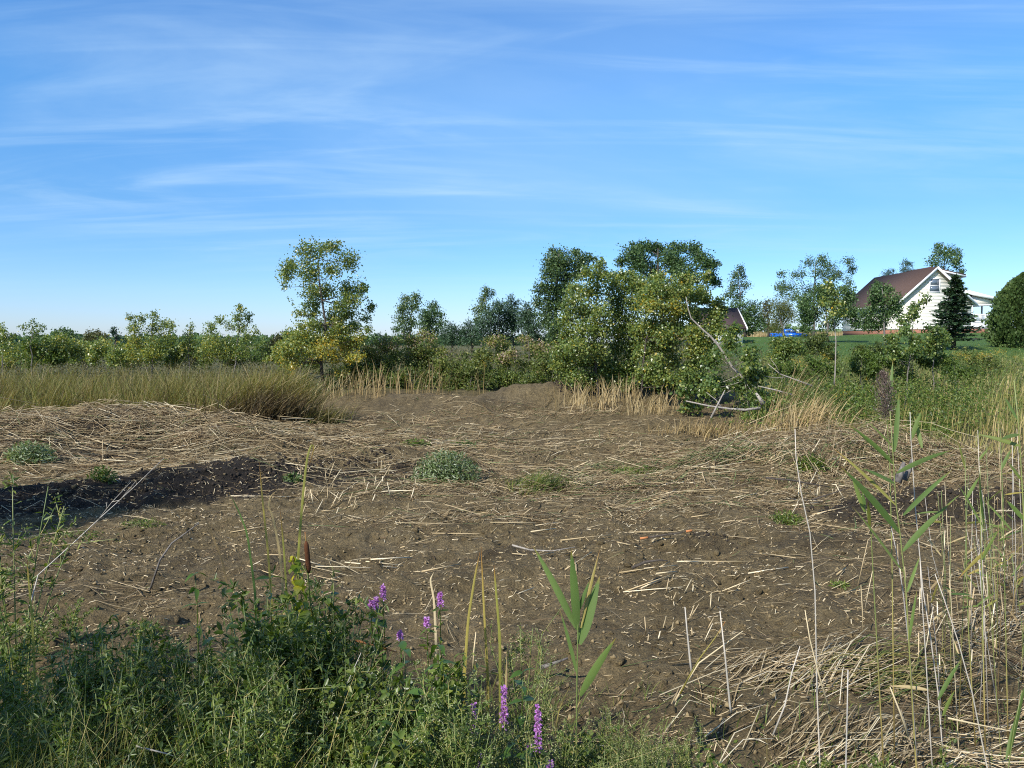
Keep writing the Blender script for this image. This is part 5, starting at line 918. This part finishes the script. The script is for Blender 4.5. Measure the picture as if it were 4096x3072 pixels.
reed('phragmites', 'grey reed with two limp leaves low at right', 4.5, [(934, 790), (930, 734), (926, 660), (922, 600), (920, 560)], [((938, 700), (962, 659), .1, .012), ((943, 716), (955, 690), 0, .010), ((928, 690), (889, 686), .1, .010, DRYREED)], GREYST, r=.0045)
reed('phragmites', 'greenish reed with hanging leaves near the right edge', 4.8, [(984, 690), (983, 640), (982, 591), (981, 540), (980, 468)], [((984, 528), (958, 484), .1, .012), ((984, 524), (979, 470), -.1, .013), ((990, 548), (958, 579), .1, .010, REEDYL), ((982, 560), (999, 530), 0, .010)], REEDST, r=.005)
reed('phragmites', 'yellowish reed left of the greenish reed near the right edge', 5.0, [(972, 690), (969, 640), (967, 591), (966, 520), (965, 456)], [((966, 470), (958, 440), 0, .010, REEDYL), ((966, 500), (980, 476), .1, .010)], REEDST, r=.0045)
reed('phragmites', 'tall thin reed third from the right edge', 5.2, [(1007, 690), (1005, 600), (1003, 504), (1000, 429)], [((1012, 530), (985, 501), .1, .012), ((1001, 470), (1012, 448), 0, .010)], REEDST, r=.0045)
reed('phragmites', 'dark-leaved reed hanging in from the right picture edge', 4.3, [(1030, 700), (1027, 600), (1023, 500), (1019, 430), (1014, 380)], [((1020, 446), (976, 434), .1, .012, DARKWEED), ((1019, 434), (1000, 440), -.1, .012), ((1018, 420), (1004, 396), .1, .010), ((1022, 480), (1008, 462), 0, .012, DARKWEED), ((1024, 520), (1006, 500), 0, .012)], REEDST, r=.0055)
reed('phragmites', 'green reed blade rising along the lower right edge', 3.9, [(1004, 790), (1008, 770), (1014, 730), (1022, 690)], [((1010, 755), (1028, 676), 0, .013), ((1006, 760), (1016, 716), .1, .008)], REEDST, r=.004)
RR = np.random.default_rng(23)
for i in range(46):
    Y = RR.uniform(4.6, 8.5); px = RR.uniform(935, 1030) if i % 3 else RR.uniform(985, 1034); tpx = px + RR.normal() * 14 - 4; top = RR.uniform(415, 560) + (1024 - px) * .35; bx_ = gx(px, Y); pyb = 384 + F * math.tan(math.atan2(CAMZ - h1(bx_, Y), Y) - PITCH)
    mid = ((px + tpx) / 2 + RR.normal() * 3, (pyb + top) / 2); lv = []
    for j in range(RR.integers(0, 4)):
        f = RR.uniform(.35, .95); b0 = (px + (tpx - px) * f, pyb + (top - pyb) * f); sg = RR.choice([-1, 1]); lv.append((b0, (b0[0] + sg * RR.uniform(8, 26), b0[1] + RR.uniform(-26, 14)), RR.normal() * .1, .0075, [None, REEDYL, DRYREED][RR.integers(0, 3)]))
    reed('thin_reed', 'thin tan or greenish reed in the tangle along the right picture edge', Y, [(px, pyb), mid, (tpx, top)], lv, [GREYST, REEDST, DRYREED, REEDST][i % 4], r=.0034, group='reeds of the right edge tangle')
# the reed with the brown plume
pl = reed('plume_reed', 'reed carrying a fluffy purplish brown seed plume at right', 4.75, [(893, 640), (892, 560), (890, 470), (887, 420), (885, 380)], [((888, 412), (855, 430), .05, .011), ((889, 410), (893, 360), .1, .012), ((887, 400), (876, 386), 0, .006, DRYREED)], REEDST, r=.0045)
q = MB(); c0, c1 = at(886, 416, 4.75), at(883, 373, 4.75); n = 1500; f = rng.random(n); wd_ = np.interp(f, [0, .3, .75, 1], [.02, .045, .036, .008]); pos = c0 + (c1 - c0) * f[:, None] + rng.normal(size=(n, 3)) * wd_[:, None] * .62; q.leaves(T_NEED, pos, (pos - c0) * .6 + rng.normal(size=(n, 3)) * .05 + [0, 0, .03], rng.normal(size=(n, 3)), .022, rng.beta(1.5, 1.8, n)); q.build('plume', PLUMEM, pl, np.array(pl.location))
# green reed in the middle foreground
reed('phragmites', 'single green reed with upright leaf fan in the middle foreground', 3.9, [(575, 800), (576, 767), (577, 680), (578, 622), (579, 599)],
     [((579, 644), (600, 576), .05, .032), ((577, 630), (571, 549), -.05, .022), ((576, 628), (533, 546), .08, .018), ((577, 674), (560, 610), .05, .010), ((580, 696), (616, 638), -.08, .020), ((581, 628), (600, 549), .1, .008, REEDYL), ((578, 612), (590, 580), 0, .010)], r=.006)
# brown-spiked cattail and single blades of the left foreground
ct = reed('cattail', 'cattail with brown sausage spike rising from the left foreground weeds', 4.3, [(326, 775), (322, 703), (316, 650), (311, 610), (307, 560), (306, 541), (305, 532)], [((317, 690), (298, 553), .05, .008, REEDYL), ((322, 703), (312, 640), 0, .010, REEDYL)], REEDYL, r=.006, cat='cattail')
q = MB(); a_, b_ = at(309, 573, 4.3), at(306, 541, 4.3); f = np.linspace(0, 1, 9); q.tube(a_ + (b_ - a_) * f[:, None], .0145 * np.interp(f, [0, .06, .15, .85, .95, 1], [.35, .85, 1, .95, .75, .3]), 12); q.build('spike', CATBR, ct, np.array(ct.location), True)
BL = [('tall orange-tipped cattail leaf folded over at its top', 4.6, [(296, 640), (298, 553), (303, 492), (307, 456), (312, 443), (314, 449), (309, 466)], REEDYL), ('tall straight cattail leaf with orange tip, left of the folded one', 4.7, [(274, 640), (268, 553), (262, 498), (259, 460)], REEDYL),
      ('yellow-green cattail leaf between the two tall orange-tipped ones', 4.6, [(288, 620), (284, 554), (280, 509)], REEDYL), ('green cattail leaf leaning left with yellow tip, left of the orange-tipped ones', 4.8, [(256, 600), (247, 533), (238, 510), (229, 493)], REEDLF),
      ('bent brown dry leaf beside the tall orange-tipped leaves', 4.7, [(284, 600), (279, 548), (272, 514), (268, 508), (270, 496), (278, 490)], DRYREED), ('orange blade left of two near the middle foreground', 4.5, [(488, 680), (484, 611), (481, 545)], REEDYL), ('yellow blade right of the orange blade in the middle foreground', 4.5, [(500, 640), (496, 591), (494, 565)], REEDYL),
      ('golden blade leaning right above the loosestrife', 4.2, [(464, 680), (468, 620), (475, 576), (480, 552)], REEDYL), ('dark brown thin stalk at left leaning to the left', 5.2, [(230, 600), (222, 560), (212, 535), (205, 519)], DRYREED),
      ('broad yellow cattail leaf at the left edge', 4.4, [(33, 640), (31, 611), (28, 580), (27, 560)], REEDYL), ('dry orange upright stem in the middle foreground', 3.8, [(505, 720), (506, 690), (507, 652)], DRYREED), ('pale curved blade behind the left orange blade', 4.9, [(436, 640), (434, 600), (430, 580), (434, 572)], DRYREED)]
for lb, Y, pts, mt in BL:
    P = np.array([at(px, py, Y) for px, py in pts]); zb = h1(P[0][0], P[0][1]); P = np.vstack([[P[0][0], P[0][1], zb - .02], P]); t_ = np.linspace(0, 1, len(P)); tt = np.linspace(0, 1, 22); PP = np.stack([np.interp(tt, t_, P[:, i]) for i in range(3)], 1); PP[1:-1] = (PP[:-2] + PP[1:-1] * 2 + PP[2:]) / 4
    q = MB(); sd_ = unit(np.array([1., -.25, 0])); W = .0085 * np.interp(tt, [0, .3, .8, 1], [.9, 1, .65, .1]); sdv = np.tile(sd_, (22, 1)); v = np.concatenate([PP - sdv * W[:, None] + [0, .004, 0], PP, PP + sdv * W[:, None] + [0, .004, 0]]); f = np.array([[i, i + 1, 23 + i, 22 + i] for i in range(21)] + [[22 + i, 23 + i, 45 + i, 44 + i] for i in range(21)])
    q.add(v, f, rng.random(), np.tile(tt, 3)); o_ = q.build('cattail_leaf', mt, None, PP[0], True); o_.location = PP[0]; tag(o_, lb, 'leaf', 'single cattail leaves')
def dry_stem(label, Y, pts, r, mat=None, twigs=(), group=None, name='dry_stem', ends=None):
    P = np.array([at(px, py, Y if ends is None else Y + ends * i / (len(pts) - 1)) for i, (px, py) in enumerate(pts)]); q = MB(); q.tube(P, np.linspace(r, r * .4, len(P)), 5, .7)
    for tw in twigs: q.tube(np.array([at(px, py, Y + .05) for px, py in tw]), [r * .5, r * .4, r * .2][:len(tw)], 4, .7)
    o_ = q.build(name, mat or GREYST, None, P[0], True); o_.location = P[0]; return tag(o_, label, 'stem', group)
dry_stem('long dry forked stem slanting up across the left mud and ditch', 5.4, [(30, 606), (38, 575), (70, 546), (100, 518), (133, 488), (164, 458)], .0045, twigs=[[(98, 520), (112, 502), (131, 482)], [(112, 502), (120, 500), (136, 481)], [(106, 510), (107, 502)]], ends=.8)
dry_stem('long straight pale grass stem slanting across the bottom left of centre', 3.6, [(306, 785), (310, 767), (335, 710), (361, 653)], .0038)
dry_stem('thin tan grass stem slanting at left of the yellow vine', 4.0, [(252, 700), (257, 687), (275, 655), (294, 625), (300, 612)], .0035, DRYREED)
dry_stem('thick pale reed stem lying diagonally in the weeds left of the loosestrife', 3.7, [(431, 715), (452, 728), (471, 743), (490, 767), (497, 785)], .0085, STRAW)
dry_stem('short orange stick lying in the weeds right of the yellow vine', 4.2, [(355, 640), (376, 646), (397, 652)], .0075, CUTWOOD)
dry_stem('pale stem leaning over the blue-green bent grass at bottom left', 3.4, [(215, 790), (235, 740), (262, 690), (286, 660)], .0035, DRYREED)
dry_stem('pale upright broken reed stub in the mud right of the green reed', 5.2, [(692, 676), (690, 660), (687, 630), (685, 607)], .0095, GREYST)
dry_stem('tall pale broken reed stub leaning left in the lower right mud', 4.9, [(731, 712), (730, 706), (725, 655), (720, 611)], .0095, GREYST)
dry_stem('long bent pale reed arching from the fallen straw at lower right', 5.0, [(674, 703), (682, 689), (699, 663), (725, 644), (743, 631)], .008, STRAW)
dry_stem('green-yellow reed leaning right at lower right', 4.9, [(680, 694), (690, 675), (700, 658), (715, 638), (725, 622)], .0065, REEDYL)
dry_stem('short pale cut stem at the right of the golden blades', 4.6, [(473, 668), (474, 650), (476, 632)], .007, STRAW)
dry_stem('pale blue-green bent grass stem at bottom left', 3.3, [(136, 746), (168, 754), (185, 762), (196, 772)], .004, GREYST)
dry_stem('pale dry stem pair leaning left of the lower right reeds', 4.3, [(773, 735), (785, 705), (792, 672), (800, 646)], .006, GREYST)
dry_stem('long pale split reed lying across the lower right', 4.4, [(830, 712), (818, 672), (810, 640), (805, 610)], .0065, STRAW)
dry_stem('slanting pale reed at the lower right in front of the fallen straw', 4.1, [(908, 736), (900, 712), (890, 687)], .008, STRAW)
dry_stem('long thin straw crossing the lower right corner', 4.2, [(948, 718), (980, 725), (1005, 730), (1030, 735)], .006, STRAW)
# fallen golden bundles lower right
for lb, cx_, cy_, a0, n_, l_, mt in (('golden fallen reed bundle at lower right of centre', 2.55, 6.35, .62, 110, 1.1, STRAW), ('yellow-green bent reed bundle beside the fallen golden one', 3.2, 6.2, .35, 90, .9, MARSH), ('flattened straw sheaf at the bottom right', 3.1, 4.55, -.12, 80, .9, STRAW), ('fallen straw under the right edge reeds', 4.2, 5.2, .2, 90, .8, STRAW), ('fallen straw behind the right edge reeds', 4.9, 7.2, .4, 90, .9, STRAW), ('fallen straw on the near right mud', 2.2, 5.0, .5, 70, .7, STRAW)):
    X = cx_ + rng.normal(size=n_) * .34; Yy = cy_ + rng.normal(size=n_) * .22; th = a0 + rng.normal(size=n_) * .28; l2 = l_ * rng.uniform(.4, 1.1, n_) / 2; g_ = lambda u: H(X + u * np.cos(th) * l2, Yy + u * np.sin(th) * l2)
    mk = lambda u, z: np.stack([X + u * np.cos(th) * l2, Yy + u * np.sin(th) * l2, g_(u) + z], 1); up = rng.random(n_) * .14; mb = MB(); mb.stalks(mk(-1, .01 + up * .2), mk(0, .03 + up), mk(1, .01 + up * .5), rng.uniform(.003, .0065, n_), rng.uniform(.002, .004, n_), rng.uniform(.25, .85, n_)); tag(mb.build('straw_bundle', mt, kind='stuff'), lb, 'straw', kind='stuff')

# ------------------------------------------------------------------ near bank plants
def herb_meshes(h0, nst, per, leaf, mat, tpl, bud=None, spread_=.22, rb=(0, 1)):
    st = MB(); lf = MB(); bd = MB()
    for i in range(nst):
        a = rng.random() * 6.283; tp_ = np.array([math.cos(a) * spread_ * rng.random(), math.sin(a) * spread_ * rng.random(), h0 * rng.uniform(.65, 1.05)]); md = tp_ * np.array([.35, .35, .5]); q_ = np.linspace(0, 1, 6)[:, None]; cv = 2 * q_ * (1 - q_) * md + q_ ** 2 * tp_
        st.tube(cv, np.linspace(.004, .0018, 6), 4, rng.random()); f = np.sort(rng.uniform(.18, 1, per)); p_ = np.stack([np.interp(f, q_[:, 0], cv[:, j]) for j in range(3)], 1); b = np.arange(per) * 2.4 + rng.normal(size=per) * .4
        o_ = np.stack([np.cos(b), np.sin(b), .35 + .5 * rng.normal(size=per)], 1); nr = np.array([0, 0, 1]) + .45 * rng.normal(size=(per, 3)); lf.leaves(tpl, p_ + o_ * .004, o_, nr, leaf * (1.15 - .6 * f) * rng.uniform(.7, 1.25, per), rng.uniform(*rb, per))
        for k_ in range(4):                               # side shoots
            s0 = p_[rng.integers(per // 2, per)]; s1 = s0 + np.array([rng.normal() * .06, rng.normal() * .06, .10 * rng.random() + .03]); st.tube([s0, s1], [.0018, .001], 3, .5, False); m_ = 9; ff = rng.random((m_, 1)); oo = rng.normal(size=(m_, 3)) + [0, 0, .4]
            lf.leaves(tpl, s0 + (s1 - s0) * ff, oo, rng.normal(size=(m_, 3)) + [0, 0, 1], leaf * .55, rng.uniform(*rb, m_))
            if bud: bd.leaves(T_RHOMB, s1 + rng.normal(size=(10, 3)) * .012, rng.normal(size=(10, 3)), rng.normal(size=(10, 3)), .009, rng.random(10))
    return st.mesh('stem', REEDST), lf.mesh('foliage', mat), (bd.mesh('bud', bud) if bud else None)
BUDM = leafM('pale_bud', [(0, (.16, .20, .06)), (1, (.38, .36, .18))], .2, .6)
HV = {'dark': [herb_meshes(1.0, 6, 26, .075, DARKWEED, T_LANCE) for _ in range(4)], 'green': [herb_meshes(.85, 8, 30, .055, WEED, T_LANCE, BUDM) for _ in range(4)], 'fine': [herb_meshes(.75, 9, 34, .035, WEED, T_LANCE, BUDM, .16) for _ in range(3)], 'broad': [herb_meshes(.9, 5, 16, .085, DARKWEED, T_OVAL) for _ in range(3)], 'low': [herb_meshes(.30, 7, 12, .05, WEED, T_OVAL, None, .2) for _ in range(3)]}
def herb(kind_, x_, y_, sc, label, group):
    root = thing('weed_plant', label, 'plant', (x_, y_, h1(x_, y_) - .02), group); root.rotation_euler = (rng.normal() * .08, rng.normal() * .08, rng.random() * 6.28); root.scale = (sc, sc, sc)
    s_, l_, b_ = HV[kind_][random.randrange(len(HV[kind_]))]
    for nm, me in (('stem', s_), ('foliage', l_), ('bud', b_)):
        if me:
            c_ = bpy.data.objects.new(nm, me); C.objects.link(c_); c_.parent = root; c_.update_tag()
            if nm in ('bud', 'stem'): c_['kind'] = 'stuff'
def patch_of(kind_, pts, label, group):
    for px, Y, sc in pts: herb(kind_, gx(px, Y), Y, sc, label, group)
R_ = np.random.default_rng(5)
LB = {'dark': ('dark narrow-leaved weed in the shaded thicket at bottom left', 'shaded thicket weeds'), 'green': ('bright small-leaved weed with pale buds in the thicket left of the loosestrife', 'bright thicket weeds'), 'broad': ('broad-leaved dark weed in the near bank thicket at left', 'broad-leaved thicket weeds')}
patch_of('dark', [(R_.uniform(-20, 330), R_.uniform(2.9, 4.6), R_.uniform(.55, .95)) for _ in range(46)], *LB['dark'])
patch_of('dark', [(R_.uniform(250, 480), R_.uniform(3.0, 4.2), R_.uniform(.55, .85)) for _ in range(22)], 'dark narrow-leaved weed in the thicket below the brown-spiked cattail', 'middle thicket weeds')
patch_of('green', [(R_.uniform(270, 470), R_.uniform(3.0, 4.3), R_.uniform(.6, 1.0)) for _ in range(30)], *LB['green'])
patch_of('broad', [(R_.uniform(150, 420), R_.uniform(3.0, 4.4), R_.uniform(.6, .95)) for _ in range(16)], *LB['broad'])
patch_of('fine', [(R_.uniform(595, 700), R_.uniform(3.3, 4.2), R_.uniform(.5, .8)) for _ in range(20)], 'fine-leaved pale-budded weed at bottom right of the green reed', 'fine weeds right of the green reed')
patch_of('fine', [(R_.uniform(430, 570), R_.uniform(3.0, 3.8), R_.uniform(.6, .9)) for _ in range(12)], 'fine-leaved weed between the loosestrife spikes at the bottom', 'fine weeds among the loosestrife')
patch_of('low', [(R_.uniform(560, 760), R_.uniform(3.4, 4.3), R_.uniform(.6, 1.1)) for _ in range(18)], 'low leafy ground weed at the bottom right of centre', 'low weeds at bottom')
patch_of('low', [(R_.uniform(760, 1030), R_.uniform(3.7, 4.6), R_.uniform(.5, .9)) for _ in range(22)], 'low leafy ground weed at the bottom right', 'low weeds at bottom right')
patch_of('low', [(R_.uniform(0, 260), R_.uniform(4.6, 7.2), R_.uniform(.5, 1.0)) for _ in range(26)], 'low weed growing on the mud edge at left', 'low weeds on the left mud edge')
patch_of('broad', [(R_.uniform(255, 345), R_.uniform(3.9, 4.7), R_.uniform(.95, 1.25)) for _ in range(12)], 'tall broad-leaved weed around the brown-spiked cattail', 'tall weeds at the cattail')
patch_of('dark', [(R_.uniform(235, 350), R_.uniform(3.8, 4.7), R_.uniform(.95, 1.2)) for _ in range(12)], 'tall narrow-leaved weed around the brown-spiked cattail', 'tall narrow weeds at the cattail')
patch_of('dark', [(R_.uniform(-10, 240), R_.uniform(3.4, 4.6), R_.uniform(.75, 1.05)) for _ in range(16)], 'taller narrow-leaved weed standing in the shade at left', 'tall shaded weeds at left')
patch_of('broad', [(R_.uniform(360, 470), R_.uniform(3.3, 4.2), R_.uniform(.75, .95)) for _ in range(10)], 'broad-leaved weed between the orange stick and the loosestrife', 'broad weeds by the loosestrife')
herb('fine', gx(525, 4.6), 4.6, 1.25, 'tall feathery weed left of the green reed', None); herb('fine', gx(533, 4.3), 4.3, 1.0, 'shorter feathery weed close left of the green reed', None)
herb('green', gx(5, 5.6), 5.6, 1.95, 'tall yellow-green weed at the left picture edge', None); herb('green', gx(14, 5.2), 5.2, 1.35, 'second yellow-green weed just inside the left edge', None)
# broad drooping leaves, one object each
def leaf_mesh(l_, wd, droop, mat, serr=0, lobes=False):
    q = np.linspace(0, 1, 10); W = wd * (np.sin(np.pi * q ** .75) ** .9) + .0005
    if lobes: W = W * (1 + .16 * np.cos(q * 11)) * 1.15
    zc_ = -droop * l_ * q ** 2; v = np.concatenate([np.stack([q * l_, -W, zc_ + W * .3], 1), np.stack([q * l_, 0 * q, zc_], 1), np.stack([q * l_, W, zc_ + W * .3], 1)]); f = np.array([[i, 10 + i, 11 + i, i + 1] for i in range(9)] + [[10 + i, 20 + i, 21 + i, 11 + i] for i in range(9)])
    m_ = MB(); m_.add(v, f, rng.random(), np.tile(q, 3)); return m_.mesh('leaf', mat, smooth=True)
BLV = [leaf_mesh(.085, .018, d_, BROAD) for d_ in (.35, .6, .8, .5, .2)]; VLV = [leaf_mesh(.055, .028, d_, BROAD, 0, True) for d_ in (.3, .5)]; YLV = [leaf_mesh(.055, .026, d_, YELLOW, 0, True) for d_ in (.3, .6, .8)]
def leafy(name, label, Y, stem, nodes, meshes, sc=1.0, group=None, pitch=.1, step=1.57, pair=True, sm=None, smat=None):
    P = np.array([at(px, py, Y) for px, py in stem]); zb = h1(P[0][0], P[0][1]); P = np.vstack([[P[0][0], P[0][1], zb - .02], P]) if P[0][2] > zb else P; root = thing(name, label, 'plant', P[0], group)
    s_ = MB(); s_.tube(P, np.linspace(.005, .002, len(P)), 5, .5); s_.build('stem', smat or DARKWEED, root, P[0], True); t_ = np.linspace(0, 1, len(P)); a0 = rng.random() * 6.28
    for i, f in enumerate(np.linspace(.25, 1, nodes)):
        p_ = np.array([np.interp(f, t_, P[:, j]) for j in range(3)])
        for k_ in ((0, 1) if pair else (0,)):
            o_ = bpy.data.objects.new('leaf', random.choice(meshes)); C.objects.link(o_); o_.parent = root; o_.location = p_ - P[0]; s2 = sc * rng.uniform(.75, 1.2) * (1.1 - .35 * f)
            o_.rotation_euler = (rng.normal() * .3, pitch - .25 * f + rng.normal() * .25, a0 + i * step + k_ * 3.14 + rng.normal() * .25); o_.scale = (s2, s2, s2)
    return root
for lb, Y, st_, nd in (('drooping broad-leaved plant with bright top, left of the loosestrife', 3.7, [(444, 790), (442, 720), (439, 645)], 10), ('drooping broad-leaved plant right of the orange stick', 3.8, [(410, 780), (407, 700), (404, 650)], 9), ('lower broad-leaved plant in front of the bright-topped one', 3.4, [(428, 800), (426, 750), (424, 694)], 8), ('broad-leaved plant at the bottom below the orange stick', 3.3, [(384, 800), (382, 760), (381, 722)], 7),
                       ('broad-leaved plant behind the brown-spiked cattail', 4.6, [(336, 700), (333, 650), (331, 596)], 10), ('small leafy plant standing alone on the left mud', 5.4, [(198, 640), (197, 600), (195, 574)], 5), ('leafy plant left of the orange-tipped cattail leaves', 4.5, [(276, 700), (272, 640), (270, 578)], 9), ('broad-leaved plant just left of the green reed', 3.8, [(522, 760), (522, 710), (523, 672)], 7),
                       ('broad-leaved plant among the loosestrife at the bottom', 3.3, [(512, 800), (512, 770), (513, 745)], 6), ('broad-leaved plant at the bottom centre right', 3.3, [(536, 800), (534, 770), (532, 748)], 6), ('dark broad-leaved plant in the left thicket below the lone leafy plant', 4.2, [(215, 740), (212, 680), (210, 640)], 8), ('dark broad-leaved plant at left of the tan grass stem', 3.9, [(240, 760), (238, 700), (236, 655)], 8),
                       ('broad-leaved plant under the yellow vine', 3.9, [(300, 780), (300, 720), (301, 670)], 8), ('broad-leaved plant right of the spiked cattail foot', 3.9, [(345, 780), (346, 720), (346, 676)], 8)):
    leafy('broadleaf_plant', lb, Y, st_, nd, BLV, 1.25)
leafy('grape_vine', 'yellow vine leaves climbing beside the brown-spiked cattail', 4.25, [(314, 690), (316, 650), (306, 620), (300, 590), (296, 570), (293, 556)], 16, YLV, 1.15, pitch=.5, step=.9, pair=True, smat=REEDYL)
leafy('grape_vine', 'green vine leaves under the upper left loosestrife flowers', 4.2, [(384, 680), (382, 650), (378, 630), (376, 612)], 6, VLV, 1.2, pitch=.3, step=1.1)
leafy('grape_vine', 'green vine leaves at the bottom left of the loosestrife', 3.3, [(420, 800), (424, 770), (428, 745), (422, 728)], 7, VLV, 1.5, pitch=.5, step=1.1)
# purple loosestrife
def loosestrife(label, px, py, Y, hpx, hgt=None):
    tp_ = at(px, py - hpx / 2, Y); bt = at(px, py + hpx / 2, Y); zb = h1(tp_[0], Y); base = np.array([tp_[0] + rng.normal() * .03, Y, zb - .02]); root = thing('loosestrife', label, 'flower', base, 'purple loosestrife'); s_ = MB(); s_.tube([base, (base + bt) / 2 + [.01, 0, 0], bt, tp_], [.004, .0035, .0025, .0012], 5, .4); s_.build('stem', DARKWEED, root, base, True)
    lf = MB(); m_ = 46; f = rng.random((m_, 1)); p_ = base + (bt - base) * f; o_ = rng.normal(size=(m_, 3)) * [1, 1, .4] + [0, 0, .2]; lf.leaves(T_LANCE, p_, o_, rng.normal(size=(m_, 3)) * .5 + [0, 0, 1], .055, rng.random(m_)); lf.build('foliage', DARKWEED, root, base)
    fl = MB(); m_ = int(90 + 5 * hpx); f = rng.random(m_) ** .9; f = np.round(f * 7) / 7 * .75 + f * .25; c_ = bt + (tp_ - bt) * f[:, None]; o_ = unit(rng.normal(size=(m_, 3)) * [1, 1, .5]); rr = .015 * (1.1 - .6 * f)[:, None]
    fl.leaves(T_RHOMB, c_ + o_ * rr * rng.random((m_, 1)), o_ + rng.normal(size=(m_, 3)) * .4, rng.normal(size=(m_, 3)), .013, rng.random(m_)); fl.build('flower_spike', PETAL, root, base, kind='stuff')
for a_ in (('purple loosestrife spike highest of the upper left pair', 383, 592, 4.2, 12), ('purple loosestrife spike lower right of the upper left pair', 376, 603, 4.15, 11), ('small purple loosestrife tip left of the upper left pair', 371, 604, 4.2, 6), ('purple loosestrife spike alone against the mud, left of centre', 440, 600, 4.2, 14), ('faint purple loosestrife tip below the lone spike', 427, 622, 4.1, 9),
           ('tiny purple loosestrife tip above the broad-leaved plants', 400, 635, 4.1, 6), ('purple loosestrife spike left of the three tall lower ones', 474, 720, 3.5, 30), ('tallest purple loosestrife spike in the lower middle', 504, 706, 3.5, 38), ('purple loosestrife spike right of the three tall lower ones', 538, 728, 3.45, 44), ('purple loosestrife spike cut by the bottom edge, left', 480, 763, 3.3, 14), ('purple loosestrife spike cut by the bottom edge, right', 550, 768, 3.3, 10), ('single purple loosestrife bloom left of the right lower spike', 529, 749, 3.45, 6)):
    loosestrife(*a_)
# grass in the near bank
def near_f(x, y):
    px = 512 + F * x / y; return np.clip(ss(520, 300, px) * (y < 5.0) + .9 * ss(640, 800, px) * ss(4.9, 4.1, y) + .10, 0, 1) * (.3 + vn(x * 2.2, y * 2.2, 4))
n = 11000; X, Yy = scatter(n, -4.2, 4.2, 2.4, 6.0, near_f); lf_ = X < .4; hg = np.where(lf_, .52, .16) * rng.uniform(.35, 1.3, n); mb = MB()
blades(X, Yy, hg, rng.uniform(.0016, .0042, n), np.stack([.22 + .35 * rng.normal(size=n), .3 * rng.normal(size=n)], 1), mb, 5, np.clip(rng.beta(1.3, 2.6, n), 0, 1)); n = 700; X, Yy = scatter(n, -3.6, -.6, 2.6, 4.6, lambda x, y: .2 + vn(x * 2, y * 2, 3)); blades(X, Yy, rng.uniform(.45, .95, n), rng.uniform(.0012, .0028, n), np.stack([.25 + .3 * rng.normal(size=n), .2 * rng.normal(size=n)], 1), mb, 5, rng.uniform(.35, 1, n))
tag(mb.build('bank_grass', MARSH, kind='stuff'), 'grass growing through the near bank', 'grass', kind='stuff')
n = 9000; X, Yy = scatter(n, -4.0, 4.0, 2.4, 5.2, near_f); pos = np.stack([X, Yy, H(X, Yy) + np.where(X < .4, .34, .05) * rng.random(n)], 1); nr = rng.normal(size=(n, 3)) * .7 + [0, 0, 1]; mb = MB(); mb.leaves(T_OVAL, pos, np.cross(nr, rng.normal(size=(n, 3))), nr, rng.uniform(.015, .045, n), rng.beta(1.6, 2, n)); tag(mb.build('ground_cover', DARKWEED, kind='stuff'), 'small-leaved ground cover under the near bank weeds', 'ground cover', kind='stuff')
